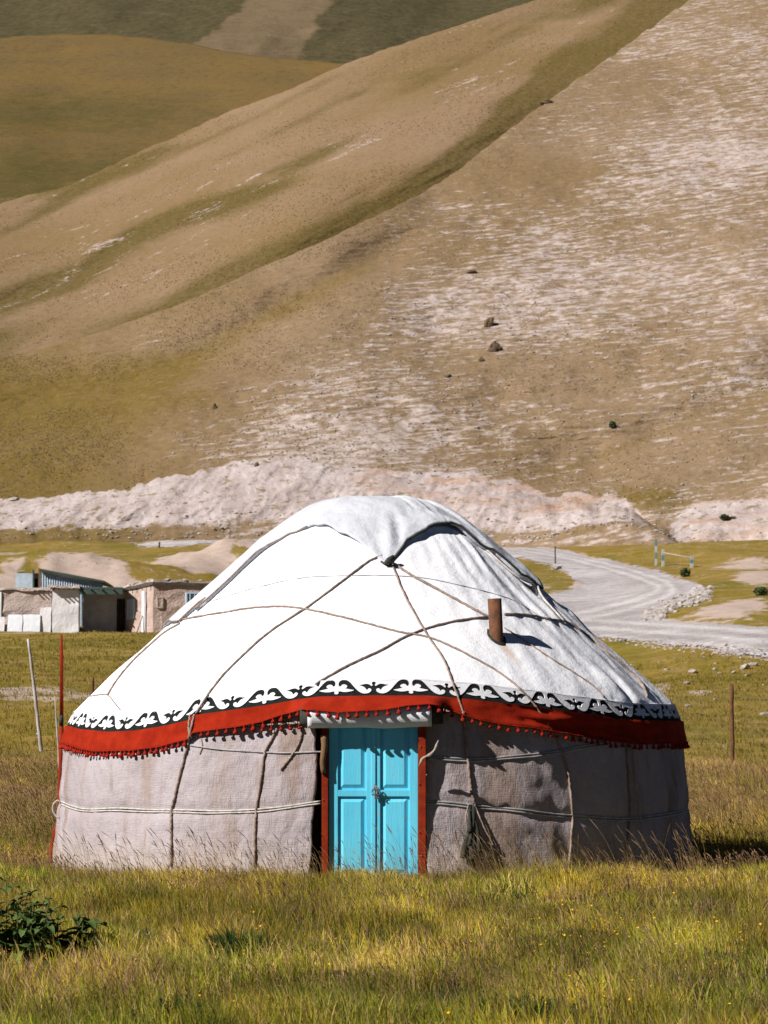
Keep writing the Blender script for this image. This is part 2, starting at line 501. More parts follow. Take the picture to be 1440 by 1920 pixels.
def hill_material(name, dry, dry2, green, pale, along, across, third, amount, bare=None, bumpd=.5, thr=(.565, .70), fs=1.1):
    m = NT(name, 0.95, 0.05)
    p = m.pos()
    big = m.noise(m.scale(p, (.02, .02, .03)), 1.0, 4)
    speck = m.noise(p, fs, 8, .82)
    c = m.mix(m.ramp(big, .35, .65), dry, dry2)
    c = m.mix(m.ramp(speck, .32, .5, .7, 0), c, tuple(v * .5 for v in dry2))
    c = m.mix(m.ramp(speck, .55, .78, 0, .45), c, pale)
    q = m.axes(p, along, across, third)
    g = m.attr('green')  # green growth; on the spur and far hill also painted shade
    gn = m.math('ADD', g, m.math('MULTIPLY', m.math('SUBTRACT', m.noise(m.scale(p, (.09, .09, .12)), 1.0, 5, .6), .5), .8))
    c = m.mix(m.math('MULTIPLY', m.ramp(gn, .1, .92), m.ramp(speck, .36, .62, 1.0, .55)), c, green)
    s1 = m.noise(q, 1.0, 6, .66, .5)
    s2 = m.noise(m.scale(p, (.9, .9, 1.3)), 1.0, 6, .75)
    dens = m.attr('pale')
    st = m.math('ADD', m.math('MULTIPLY', s1, .62), m.math('MULTIPLY', s2, .44))
    st = m.math('ADD', st, m.math('MULTIPLY', m.math('SUBTRACT', dens, .5), amount))
    f = m.ramp(st, *thr)
    f = m.math('MULTIPLY', f, m.ramp(m.noise(p, .8, 5, .7), .32, .6, .25, .95))
    c = m.mix(f, c, pale)
    h = m.math('ADD', m.math('MULTIPLY', s1, 1.0), m.math('MULTIPLY', speck, .5))
    if bare:
        b = m.attr('scarp')
        bn = m.math('ADD', b, m.math('MULTIPLY', m.math('SUBTRACT', m.noise(m.scale(p, (.30, .30, .42)), 1.0, 6, .75), .5), 1.9))
        bc = m.mix(m.ramp(m.noise(m.scale(p, (.3, .3, .2)), 1.0, 6, .65), .35, .66), bare[0], bare[1])
        stk = m.noise(m.axes(p, (1.3, 0, .5), (0, .2, .18), (0, .4, 0)), 1.0, 6, .7)
        bc = m.mix(m.ramp(stk, .52, .66, 0, .6), bc, tuple(v * 1.22 for v in bare[1]))
        bc = m.mix(m.ramp(stk, .34, .46, .55, 0), bc, tuple(v * .72 for v in bare[0]))
        bc = m.mix(m.math('MULTIPLY', m.attr('rust'), m.ramp(m.noise(m.scale(p, (.2, .2, .9)), 1.0, 4), .42, .62)), bc, (.46, .255, .155))
        bc = m.mix(m.ramp(speck, .3, .45, .5, 0), bc, (.24, .18, .12))
        bc = m.mix(m.ramp(m.noise(m.scale(p, (.8, .8, 1.1)), 1.0, 7, .75), .54, .62, 0, .8), bc, (.20, .145, .06))
        c = m.mix(m.ramp(bn, .36, .62), c, bc)
    m.color(c)
    m.bump(h, bumpd, .8)
    return m.m
cx_ = np.concatenate([np.linspace(-700, -60, 60)[:-1], np.linspace(-60, 1520, 600), np.linspace(1520, 2200, 60)[1:]])
NR = 430; NB = 64
PX = np.broadcast_to(cx_, (NR + NB + 8, len(cx_))).copy()
top = smooth_tab(cx_, SC_TOP, 8) + 5 * fbm(cx_ / 40, 0, 0, 4, 9) * sstep(1300, 1100, cx_) + 1.5 * fbm(cx_ / 9, 2, 0, 2, 19)
foot = smooth_tab(cx_, SC_FOOT, 15) + 4 * fbm(cx_ / 40, 5, 0, 3, 11)
foot = np.maximum(foot, top + 6)
crest = smooth_tab(cx_, C_CREST, 14) + 2.2 * fbm(cx_ / 18, 3, 0, 3, 10) * sstep(560, 800, cx_) + 1.0 * fbm(cx_ / 30, 8, 0, 3, 14)
dfo = c_dfoot(cx_)
rows_py, rows_d = [], []
# 26 rows of bank (first two dip under the ground)
for i in range(NB):
    t = (i - 2) / (NB - 3.0)
    if i < 2:
        rows_py.append(foot + (2 - i) * 30); rows_d.append(dfo - (2 - i) * 1.5)
    else:
        prof = t + .12 * np.sin(t * math.pi)
        rows_py.append(lerp(foot, top, prof)); rows_d.append(lerp(dfo, c_face(cx_, top), t ** 1.2))
for i in range(NR):
    t = (i + 1) / NR
    py = lerp(top, crest, t)
    rows_py.append(py); rows_d.append(c_face(cx_, py))
PY = np.array(rows_py); DD = np.array(rows_d)
PXf = np.broadcast_to(cx_, PY.shape)
rowi = np.arange(PY.shape[0])[:, None]
bankw = np.where(rowi < NB, np.clip((rowi - 2) / 20.0, 0, 1), np.clip(1 - (rowi - NB) / 14.0, 0, 1))
# rills in the bank
xw = (PXf - 720) * DD / F
rill = np.abs(fbm(xw / 6.0 + (PY - 900) / 70, PY / 90, 0, 3, 21)) * .6 + .24 * np.abs(fbm(xw / 1.7 + (PY - 900) / 45, PY / 60, 0, 4, 22)) + .035 * fbm(xw / .5, PY / 5, 0, 3, 24)
DD = DD + bankw * (rill - .2)
# folds of the open slope
up = np.clip((rowi - NB) / 60.0, 0, 1)
GUL = [(-700, 905), (0, 790), (180, 740), (330, 690), (480, 608), (600, 545), (700, 492), (760, 462), (830, 425), (900, 380), (2200, -400)]
fold = 3.6 * line_mask(PXf, PY, [(p, q - 8) for p, q in GUL], 38) * sstep(900, 700, PXf)
fold += 3.4 * line_mask(PXf, PY, [(700, 930), (950, 905), (1100, 865), (1220, 815), (1330, 770), (1440, 720), (1700, 600)], 46) * sstep(900, 1050, PXf)
fold += 3.4 * line_mask(PXf, PY, [(900, 1000), (1230, 985), (1300, 940), (1380, 900), (1440, 876), (1700, 760)], 38) * sstep(1150, 1260, PXf)
zw = ZC + (HZ - PY) * DD / F
DD = DD + up * (fold + 2.2 * fbm(xw / 34, zw / 26, 0, 3, 25) + .8 * fbm(xw / 7, zw / 5, 0, 4, 27)
                + 0.22 * fbm(xw / 5.5, zw / .75, 0, 3, 28) * sstep(300, 800, PXf) * sstep(10, 90, PY - crest[None, :]))
# behind the crest the slope turns over and falls away
lastp, lastd = PY[-1], DD[-1]
zl = ZC + (HZ - lastp) * lastd / F
back_d, back_z = [], []
for k in range(1, 9):
    back_d.append(lastd + k * (1 + .9 * k)); back_z.append(zl - .04 * k * k * k)
ALLD = np.vstack([DD, np.array(back_d)])
ALLZ = np.vstack([ZC + (HZ - PY) * DD / F, np.array(back_z)])
ALLX = (PX - 720) * np.vstack([DD, np.repeat(DD[-1:], 8, 0)]) / F
PYa = np.vstack([PY, np.repeat(PY[-1:], 8, 0)])
pale = (.30 + .50 * sstep(-40, 240, (PYa - np.interp(cx_, [p[0] for p in GUL], [p[1] for p in GUL])) + (PX - 800) * .18)
        * sstep(230, 640, PX))
pale = np.where(PX > 720, np.maximum(pale, .56 + .05 * sstep(850, 1250, PX)), pale)
pale = np.minimum(pale, .64)
pale += .20 * blob(PX, PYa, 1010, 560, 190, 90) + .16 * blob(PX, PYa, 1330, 270, 150, 160) + .18 * blob(PX, PYa, 620, 820, 260, 60) + .2 * blob(PX, PYa, 820, 590, 70, 40)
pale -= .16 * blob(PX, PYa, 900, 260, 130, 110) + .15 * blob(PX, PYa, 1230, 860, 180, 55) + .06 * blob(PX, PYa, 950, 690, 170, 30) + .2 * blob(PX, PYa, 1060, 330, 60, 60)
pale -= .6 * sstep(300, 0, PX)
pale += .13 * fbm(ALLX / 22, ALLZ / 9, 0, 3, 33)
green = (.55 * line_mask(PX, PYa, [(p, q) for p, q in GUL], 30) * sstep(820, 600, PX) + .50 * blob(PX, PYa, 0, 905, 130, 40) + .30 * blob(PX, PYa, 150, 760, 260, 60)
         + .95 * blob(PX, PYa, 1220, 935, 110, 28) + .45 * blob(PX, PYa, 1390, 905, 60, 18) + .45 * line_mask(PX, PYa, [(700, 940), (950, 908), (1100, 868), (1220, 818), (1440, 720)], 16) * sstep(900, 1050, PX)
         + .6 * blob(PX, PYa, 1130, 1000, 120, 16) + .62 * sstep(640, 60, PX) * sstep(560, 700, PYa))
bwa = np.vstack([np.broadcast_to(bankw, PY.shape), np.zeros((8, len(cx_)))])
span = np.clip((foot - top - 10) / 22, 0, 1)[None, :]
tt = np.clip((PYa - top[None, :]) / np.maximum(foot - top, 1)[None, :], 0, 1)
low = np.where(PX < 700, .35 + .65 * sstep(.95, .50, tt), sstep(1.2, .9, tt))
scarp = bwa * span * (0.25 + .75 * low) * 1.15
rust = .55 * sstep(640, 700, PX) * sstep(1260, 1180, PX) * sstep(.55, .1, tt) + .4 * sstep(1280, 1300, PX)
DRY, DRY2, GRN, PALE = (.268, .188, .115), (.226, .153, .080), (.150, .102, .018), (.54, .455, .435)
M_HC = hill_material('hillside_near', DRY, DRY2, GRN, PALE, (.30, .08, 0.04), (-.28, 0, 1.9), (0, .25, 0), .34, ((.42, .345, .325), (.54, .465, .455)), .55)
grid('hill', np.stack([ALLX, CY + ALLD, ALLZ], -1), M_HC, {'pale': pale, 'green': green, 'scarp': scarp, 'rust': rust})
tag(bpy.data.objects['hill'], 'near hillside streaked with pale bare soil above the road', None, None, 'structure')
C_D = lambda px: np.interp(px, cx_, DD[-1])
C_P = lambda px: np.interp(px, cx_, PY[-1])
def hill_pt(px, py):
    j = int(np.argmin(np.abs(cx_ - px))); i = int(np.argmin(np.abs(PY[:, j] - py)))
    return Vector((float(ALLX[i, j]), float(CY + ALLD[i, j]), float(ALLZ[i, j])))

# ---- the spur behind it
D_TOP = [(-700, 600), (-200, 450), (0, 381), (135, 345), (250, 290), (400, 222), (550, 166), (650, 117), (720, 94), (860, 48), (1000, 0), (1150, -60), (1400, -160), (1800, -330), (2200, -500)]
STRIP = [(-200, 760), (200, 600), (300, 560), (400, 500), (500, 450), (600, 405), (720, 350), (820, 288), (895, 232), (960, 170), (1010, 118), (1060, 84), (1120, 58), (1205, 0), (1400, -140), (2200, -700)]
cd_ = np.concatenate([np.linspace(-700, -60, 40)[:-1], np.linspace(-60, 1420, 420), np.linspace(1420, 2200, 50)[1:]])
NRD = 300
topd = smooth_tab(cd_, D_TOP, 20) + 2.0 * fbm(cd_ / 40, 1, 0, 3, 51) + .8 * fbm(cd_ / 12, 1, 0, 3, 53)
_w = np.linspace(-220, 220, 23)
based = sum(tab(cd_ + o, C_CREST) for o in _w) / 23 + 90
d0 = sum(C_D(cd_ + o) for o in _w) / 23 + 24
z0 = ZC + (HZ - based) * d0 / F
md = lerp(.44, .56, sstep(0, 900, cd_))
PYd = np.array([lerp(based, topd, i / (NRD - 1)) for i in range(NRD)])
PXd = np.broadcast_to(cd_, PYd.shape)
kd = (HZ - PYd) / F
Dd = (z0 - md * d0 - ZC)[None, :] / np.minimum(kd - md[None, :], -.05)
sy = np.interp(cd_, [p[0] for p in STRIP], [p[1] for p in STRIP])
sm_ = np.clip((PYd - sy[None, :] + 22) / 75.0, 0, 1.8)
gain = sstep(-150, 420, PXd)
Dd = Dd + gain * 3.6 * sm_ ** 1.2
xd = (PXd - 720) * Dd / F; zd = ZC + (HZ - PYd) * Dd / F
def diag(px, py): return (px * .90 - py * .44), (py * .90 + px * .44)
ua, ub = diag(PXd, PYd)
Dd = Dd + 4.5 * fbm(ua / 520, ub / 120, 0, 2, 55) * sstep(0, 40, PYd - topd[None, :]) + .5 * fbm(ua / 120, ub / 26, 0, 3, 57)
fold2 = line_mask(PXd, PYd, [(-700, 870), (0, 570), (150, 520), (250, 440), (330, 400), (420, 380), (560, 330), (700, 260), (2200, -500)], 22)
Dd = Dd + 4 * fold2 * sstep(700, 500, PXd)
bd = [Dd[-1] + k * (2 + 1.6 * k) for k in range(1, 7)]
zl = ZC + (HZ - PYd[-1]) * Dd[-1] / F
bz = [zl - .10 * k * k * k for k in range(1, 7)]
AX = np.vstack([(PXd - 720) * Dd / F, np.repeat(((cd_ - 720) * Dd[-1] / F)[None], 6, 0)])
AD = np.vstack([Dd] + [b[None] for b in bd]); AZ = np.vstack([ZC + (HZ - PYd) * Dd / F] + [b[None] for b in bz])
pad = lambda a: np.vstack([a, np.repeat(a[-1:], 6, 0)])
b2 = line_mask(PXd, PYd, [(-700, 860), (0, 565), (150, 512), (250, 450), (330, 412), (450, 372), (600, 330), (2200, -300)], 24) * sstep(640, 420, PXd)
green_shade = pad(1.25 * gain * sstep(.0, .9, sm_) + .75 * b2 + .9 * np.clip(fbm(ua / 420, ub / 48, 0, 3, 63), 0, 1) + .5 * fold2 * sstep(700, 450, PXd) + .25 * sstep(150, 30, np.abs(PYd - 560)) * sstep(520, 60, PXd))  # green growth, and gully shade put into the colour
paled = pad(.52 + .12 * fbm(ua / 200, ub / 60, 0, 3, 59) - .5 * gain * sstep(0, .4, sm_) + .2 * blob(PXd, PYd, 900, 160, 120, 50) + .1 * blob(PXd, PYd, 100, 480, 160, 80)
            + .12 * blob(PXd, PYd, 420, 490, 140, 40))
al = Vector((78.5, 63, 51)).normalized(); ac = Vector((0, .55, .83)); ac = (ac - al * ac.dot(al)).normalized(); th = al.cross(ac)
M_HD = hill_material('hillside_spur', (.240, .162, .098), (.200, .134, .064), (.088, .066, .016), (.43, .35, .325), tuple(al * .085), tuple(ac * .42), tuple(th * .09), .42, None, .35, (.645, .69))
grid('hill', np.stack([AX, CY + AD, AZ], -1), M_HD, {'pale': paled, 'green': green_shade})
tag(bpy.data.objects['hill.001'], 'long smooth spur, its green gully on the right darkened with painted shade', None, None, 'structure')

# ---- brown hill and far valley side, cloud shade put into their dark colours
def far_hill(topT, base, d_lo, slope, seed, mat, label, amp, c0=-900, c1=2300, greens=(), lit_wedge=False):
    c = np.linspace(c0, c1, 380); n = 170
    tp = smooth_tab(c, topT, 30) + 1.2 * fbm(c / 30, seed, 0, 3, seed)
    P = np.array([lerp(base, tp, i / (n - 1)) for i in range(n)])
    X_ = np.broadcast_to(c, P.shape)
    zb = ZC + (HZ - base) * d_lo / F
    k = (HZ - P) / F
    D = (zb - slope * d_lo - ZC) / np.minimum(k - slope, -.06)
    D = D + amp * fbm(X_ / 300, P / 200, 0, 2, seed + 3) * sstep(0, 40, P - tp[None, :]) + amp * .04 * fbm(X_ / 50, P / 30, 0, 4, seed + 5)
    zl = ZC + (HZ - P[-1]) * D[-1] / F
    B = [D[-1] + k_ * (6 + 6 * k_) for k_ in range(1, 7)]; BZ = [zl - .5 * k_ ** 3 for k_ in range(1, 7)]
    AXf = np.vstack([(X_ - 720) * D / F, np.repeat(((c - 720) * D[-1] / F)[None], 6, 0)])
    g = np.zeros_like(P)
    if lit_wedge:
        wob = 14 * fbm(X_ / 30, P / 18, 0, 3, seed + 11)
        g = 1.15 * (1 - sstep(-8, 18, X_ + wob - (360 + (85 - P) * 1.2)) * sstep(-10, 26, (565 + (112 - P) * .62) - X_ + wob))  # tan wedge stays lit, the rest is darkened as cloud shade
        D = D - 10 * np.abs(fbm((X_ * .8 + P) / 90, (P - X_ * .3) / 130, 0, 4, seed + 13))
    for (a, w) in greens: g = np.maximum(g, w * blob(X_ + 50 * fbm(X_ / 90, P / 40, 0, 3, seed + 9), P, *a))
    pl = .28 + .1 * fbm(X_ / 90, P / 30, 0, 3, seed + 8)
    o = grid('hill', np.stack([AXf, CY + np.vstack([D] + [b[None] for b in B]), np.vstack([ZC + (HZ - P) * D / F] + [b[None] for b in BZ])], -1), mat,
             {'green': np.vstack([g, np.repeat(g[-1:], 6, 0)]), 'pale': np.vstack([pl, np.repeat(pl[-1:], 6, 0)])})
    return tag(o, label, None, None, 'structure')
M_HE = hill_material('hillside_brown', (.165, .106, .038), (.140, .096, .040), (.082, .068, .022), (.27, .18, .10), (.02, 0, 0), (0, 0, .09), (0, .02, 0), .22, None, 1.5, (.565, .70), .22)
M_HF = hill_material('hillside_far', (.185, .135, .080), (.160, .118, .066), (.058, .054, .024), (.26, .21, .17), (.012, 0, 0), (0, 0, .03), (0, .01, 0), .30, None, 6.0, (.565, .70), .10)
E_TOP = [(-900, 180), (-300, 100), (0, 72), (100, 64), (200, 65), (300, 74), (360, 82), (450, 101), (560, 113), (660, 119), (800, 150), (1000, 240), (2300, 500)]
F_TOP = [(-900, -160), (300, -180), (900, -200), (1500, -260), (2300, -300)]
far_hill(E_TOP, 520, 900, .52, 71, M_HE, 'rounded brown hill in the middle distance', 14, greens=(((0, 340, 620, 75), .95), ((60, 215, 420, 50), .75)))
far_hill(F_TOP, 160, 2100, .50, 91, M_HF, 'dark far valley side behind the brown hill', 90, lit_wedge=True)

# ================================================================== YURT
YC = Vector((-0.109, 0.0, 0.0))
yurt = thing('yurt', YC, 'white roofed yurt with red fringe band and blue double door', 'yurt')
PROF = [(0, 4.09), (.36, 4.075), (.66, 4.01), (.90, 3.91), (1.22, 3.68), (1.45, 3.49), (1.6, 3.35), (1.9, 3.08), (2.2, 2.80), (2.45, 2.575), (2.7, 2.36), (2.95, 2.14), (3.2, 1.905), (3.30, 1.815), (3.36, 1.755), (3.6, 1.45)]
RE = 3.36
def prof(r):
    return (tab(r - .12, PROF) + 2 * tab(r, PROF) + tab(r + .12, PROF)) / 4 + np.where(np.asarray(r) < .12, .01, 0)
# the hem lines of the bands, read off as rows of the picture
RED_TOP = [(120, 1360), (150, 1367), (200, 1372), (250, 1370), (300, 1362), (352, 1351), (362, 1341), (450, 1329), (500, 1322), (560, 1311), (600, 1306), (700, 1304), (800, 1304), (860, 1309),
           (900, 1313), (1000, 1325), (1050, 1332), (1100, 1338), (1150, 1345), (1200, 1350), (1290, 1352)]
RED_BOT = [(120, 1393), (150, 1404), (180, 1409), (250, 1407), (300, 1400), (352, 1387), (362, 1374), (450, 1362), (490, 1354), (530, 1340), (575, 1330), (640, 1336), (720, 1331), (760, 1323), (800, 1320),
           (830, 1328), (860, 1338), (900, 1351), (950, 1360), (1000, 1366), (1060, 1376), (1120, 1386), (1200, 1396), (1290, 1392)]
def px_of(th, r):
    return 720 + F * (YC.x + r * np.sin(th)) / (25 - r * np.cos(th))
def hem_z(th, r, T, dp=0.0):
    """height of a hem line round the tent: read in front, level behind"""
    tc = np.clip(th, -1.40, 1.40)
    d = 25 - r * np.cos(tc)
    z = ZC + (HZ - (tab(px_of(tc, r), T) + dp)) * d / F
    back = sstep(1.4, 2.4, np.abs(th))
    base = {True: 1.60, False: 1.40}[T is RED_TOP] + (-dp / 165.0)
    return z * (1 - back) + base * back
TH = np.linspace(-math.pi, math.pi, 721)
_bt = hem_z(TH, 3.40, RED_TOP, -31)
_k = np.ones(9) / 9
_bt = np.convolve(np.concatenate([_bt[-9:-1], _bt, _bt[1:9]]), _k, 'same')[8:-8]
def band_top(th): return np.interp(th, TH, _bt)
def wrinkle(th, r, z):
    """slack and creases of the roof cloth; more of them on the right"""
    x, y = r * np.sin(th), r * np.cos(th)
    right = sstep(.15, 1.1, th) * sstep(2.4, 1.6, th)
    w = .020 * fbm(x * .9, y * .9, z, 3, 101) + .006 * np.cos(th * 56) * sstep(.9, 1.8, r) * (.4 + right)
    w = w + right * .030 * fbm(th * 9 + r * 1.2, r * 1.1, 0, 4, 107)
    # a tent-like pucker on the lower right and lumps along the right flank
    w = w + .08 * np.exp(-((th - .88) / .06) ** 2 - ((r - 3.2) / .2) ** 2) + .07 * np.exp(-((th - 1.42) / .10) ** 2 - ((r - 2.25) / .14) ** 2)
    w = w + .035 * np.exp(-((th - .98) / .03) ** 2 - ((r - 3.2) / .2) ** 2) - .03 * np.exp(-((th - .94) / .025) ** 2 - ((r - 3.25) / .2) ** 2)
    # eave sag between the left ropes
    w = w - .03 * np.exp(-((th + 1.05) / .25) ** 2 - ((r - 3.2) / .12) ** 2)
    return w
def roof_z(r, th):
    r = np.asarray(r, float); th = np.asarray(th, float)
    lift = band_top(th) - float(prof(RE))
    z = prof(r) + lift * np.clip(r / RE, 0, 1.1) ** 3
    return z + wrinkle(th, r, z) * sstep(0, .5, r)
def wall_r(z, th):
    z = np.asarray(z, float); th = np.asarray(th, float)
    r = tab(z, [(-.3, 3.60), (0, 3.59), (.5, 3.56), (1.0, 3.515), (1.3, 3.48), (1.45, 3.455), (1.9, 3.42)])
    lo = hem_z(th, 3.55, STRAP_LO_ROWS)
    r = r - .018 * np.exp(-((z - lo) / .06) ** 2)
    r = r + .016 * fbm(th * 5, z * 1.3, 0, 4, 131) + .008 * fbm(th * 26 + z * 3, z * 5, 0, 3, 137)
    # hanging creases and a few slanting pulls
    r = r + .012 * np.sin(th * 22 + 1.2 * z) * fbm(th * 2.2, z, 0, 2, 139)
    return r
STRAP_LO_ROWS = [(100, 1500), (115, 1506), (160, 1517), (250, 1521), (320, 1521), (470, 1520), (600, 1506), (790, 1503), (850, 1508), (950, 1518), (1070, 1532), (1170, 1536), (1300, 1518)]
def bulge(px):
    return sstep(540, 590, px) * sstep(850, 805, px)
def red_r(th, t):
    """radius of the red band, t from its top to its bottom hem"""
    p = px_of(th, 3.5)
    return 3.47 + .045 * t + bulge(p) * np.where(np.abs(th) < 1, 1, 0) * (.06 + .145 * t ** .6)
def surf_hit(px, py, lift=.012, d0=20.4, d1=26.5):
    """first point of the tent's cloth seen through (px, py)"""
    d = np.linspace(d0, d1, 3000)
    x = (px - 720) * d / F - YC.x; y = CY + d; z = ZC + (HZ - py) * d / F
    r = np.hypot(x, y); th = np.arctan2(x, -y)
    bt = band_top(th)
    zr = roof_z(np.minimum(r, RE), th)
    rt = hem_z(th, 3.48, RED_TOP); rb = hem_z(th, 3.52, RED_BOT)
    skirt = np.where(z > rt, 3.40 + .07 * np.clip((bt - z) / np.maximum(bt - rt, .01), 0, 1), 3.49)
    rw = np.where(z > rb, np.where(z > rt, skirt, red_r(th, np.clip((rt - z) / np.maximum(rt - rb, .01), 0, 1))), wall_r(np.clip(z, -.2, 1.9), th))
    ins = np.where(z > bt, (r < RE + .05) & (z < zr), r < rw)
    if not ins.any(): return None
    i = int(np.argmax(ins))
    p = Vector((x[i] + YC.x, y[i], z[i]))
    n = Vector((x[i], y[i], 0)).normalized()
    if z[i] > bt[i]:
        n = (n * .68 + Vector((0, 0, 1)) * .73).normalized()
    return p + n * lift

# ---- cloths
def canvas_material():
    m = NT('roof_canvas', 0.75, 0.25)
    p = m.obj()
    a = m.noise(m.scale(p, (1.2, 1.2, .5)), 1.0, 5)
    c = m.mix(m.ramp(a, .35, .7), (.84, .845, .89), (.80, .805, .85))
    # rain-borne rust below the pipe
    q = m.scale(p, (1, 1, 1))
    sub = m.n('ShaderNodeVectorMath', operation='SUBTRACT'); m.put(sub.inputs[0], p); sub.inputs[1].default_value = RUST_AT
    lx = m.math('ABSOLUTE', m.math('ADD', m.sep(sub.outputs[0], 0), m.math('MULTIPLY', m.sep(sub.outputs[0], 2), .75)))
    rz = m.sep(sub.outputs[0], 2)
    run = m.math('MULTIPLY', m.ramp(lx, .01, .06, 1, 0), m.math('MULTIPLY', m.ramp(rz, -.42, -.02, 0, .8), m.ramp(rz, .0, .03, 1, 0)))
    c = m.mix(run, c, (.72, .47, .30))
    st = m.noise(m.scale(p, (3.5, 3.5, .55)), 1.0, 6, .7)
    c = m.mix(m.ramp(st, .55, .75, 0, .35), c, (.60, .59, .60))
    c = m.mix(m.ramp(m.noise(p, 5, 6, .75), .60, .75, 0, .3), c, (.55, .53, .52))
    m.color(c)
    h = m.math('ADD', m.noise(m.scale(p, (2.2, 2.2, 2.2)), 1.0, 6, .65), m.math('MULTIPLY', m.noise(p, 90, 2), .05))
    m.bump(h, .045, .8)
    return m.m
pipe_foot = surf_hit(931, 1196, 0)
RUST_AT = tuple(pipe_foot - YC)
M_CANVAS = canvas_material()
def crown_material():
    m = NT('crown_cloth', .8, .2); p = m.obj()
    a = m.noise(m.scale(p, (2, 2, 1)), 1.0, 6, .65)
    c = m.mix(m.ramp(a, .35, .68), (.56, .58, .63), (.49, .505, .55))
    c = m.mix(m.ramp(m.noise(p, 4.5, 6, .75), .57, .72, 0, .45), c, (.40, .39, .40))
    m.color(c); m.bump(m.math('ADD', m.noise(m.scale(p, (3, 3, 3)), 1.0, 6, .65), m.math('MULTIPLY', m.noise(p, 90, 2), .05)), .05, .8)
    return m.m
M_CROWN = crown_material()
def felt_wall_material():
    m = NT('sackcloth', 0.95, 0.08)
    p = m.obj()
    a = m.noise(m.scale(p, (1.6, 1.6, .35)), 1.0, 6, .65)
    b = m.noise(m.scale(p, (1.1, 1.1, 1.1)), 1.0, 6, .7)
    w1 = m.noise(m.scale(p, (120, 120, 9)), 1.0, 3, .6); w2 = m.noise(m.scale(p, (9, 9, 130)), 1.0, 3, .6)
    c = m.mix(m.ramp(b, .3, .7), (.365, .315, .325), (.445, .395, .415))
    c = m.mix(m.ramp(a, .47, .64, 0, .8), c, (.29, .21, .17))
    c = m.mix(m.ramp(m.noise(m.scale(p, (5, 5, .9)), 1.0, 6, .7), .53, .66, 0, .6), c, (.25, .165, .115))
    c = m.mix(m.ramp(w1, .30, .5, .25, 0), c, (.36, .29, .265))
    c = m.mix(m.ramp(w2, .55, .75, 0, .2), c, (.63, .59, .60))
    c = m.mix(m.ramp(m.sep(p, 2), .0, .45, .45, 0), c, (.42, .34, .26))
    c = m.mix(m.ramp(m.noise(p, 6.5, 5, .8), .63, .72, 0, .5), c, (.27, .19, .13))
    m.color(c)
    m.bump(m.math('ADD', m.math('ADD', w1, w2), m.math('MULTIPLY', m.noise(m.scale(p, (3.0, 3.0, 1.8)), 1.0, 5, .6), 9)), .008, .9)
    return m.m
M_SACK = felt_wall_material()
def cloth_simple(name, c1, c2, sc=9, weave=110, bump=.006, rough=.95):
    m = NT(name, rough, .08)
    p = m.obj()
    f = m.noise(p, sc, 5, .65); w = m.noise(p, weave, 2)
    m.color(m.mix(m.ramp(f, .3, .7), c1, c2))
    m.bump(m.math('ADD', f, m.math('MULTIPLY', w, .6)), bump, .9)
    return m.m
M_RED = cloth_simple('red_felt', (.235, .013, .004), (.32, .022, .006), 7)
M_TASSEL = cloth_simple('red_wool', (.32, .02, .008), (.21, .015, .008), 40)
M_BLACK = cloth_simple('black_felt', (.010, .013, .012), (.018, .022, .02), 14)
M_WHITEFELT = cloth_simple('white_felt', (.80, .80, .84), (.71, .71, .74), 8)
M_DARKFELT = cloth_simple('dark_felt', (.030, .032, .027), (.062, .062, .05), 18)
M_NET = cloth_simple('brown_net', (.20, .13, .07), (.30, .2, .11), 30, 60, .015)
M_ROPE = simple('hemp_rope', (.36, .27, .225), (.23, .165, .13), 25, .95, .006)
M_ROPE_PALE = simple('pale_rope', (.60, .56, .53), (.40, .36, .33), 20, .95, .005)
M_RAG = simple('old_rag', (.40, .34, .29), (.27, .22, .18), 20, .95, .006)
M_CABLE = simple('grey_cable', (.42, .40, .40), (.26, .245, .24), 12, .6, .001)
M_BLUE = None
def blue_material():
    m = NT('blue_paint', .42, .4)
    p = m.obj()
    a = m.noise(m.scale(p, (3, 3, 1)), 1.0, 5)
    c = m.mix(m.ramp(a, .35, .7), (.105, .56, .78), (.135, .62, .83))
    c = m.mix(m.ramp(m.noise(p, 13, 7, .82), .57, .64, 0, .75), c, (.30, .42, .46))
    c = m.mix(m.ramp(m.noise(m.scale(p, (26, 26, 2.2)), 1.0, 5, .7), .58, .72, 0, .45), c, (.045, .33, .52))
    c = m.mix(m.math('MULTIPLY', m.ramp(m.sep(p, 2), .05, .45, .5, 0), m.noise(p, 9, 4)), c, (.22, .33, .33))
    m.color(c)
    m.bump(m.math('ADD', m.noise(m.scale(p, (60, 60, 4)), 1.0, 3), m.noise(p, 7, 3)), .003, .7)
    return m.m
M_BLUE = blue_material()
M_REDPAINT = simple('red_paint', (.27, .030, .007), (.19, .020, .007), 9, .8, .004, .1)
M_WOOD = simple('brown_wood', (.22, .125, .06), (.13, .075, .04), 8, .85, .006, stretch=(1, 1, .25))
M_GREYWOOD = simple('weathered_wood', (.50, .45, .43), (.30, .26, .24), 10, .9, .006, stretch=(1, 1, .2))
M_RUST = simple('rusty_iron', (.17, .068, .03), (.085, .040, .024), 14, .9, .004, .3)
M_IRON = simple('dull_iron', (.22, .22, .22), (.10, .095, .09), 20, .5, .002, .5, metallic=.6)
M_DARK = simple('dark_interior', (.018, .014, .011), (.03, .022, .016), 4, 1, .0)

# ---- roof cover
th = np.linspace(-math.pi, math.pi, 560, endpoint=False)
rr = np.concatenate([np.linspace(0.02, 1.0, 26)[:-1], np.linspace(1.0, RE, 110)])
TT, RR = np.meshgrid(th, rr)
ZZ = roof_z(RR, TT)
def rz_pts(R, T, Z): return np.stack([YC.x + R * np.sin(T), YC.y - R * np.cos(T), Z], -1)
P = rz_pts(RR, TT, ZZ)
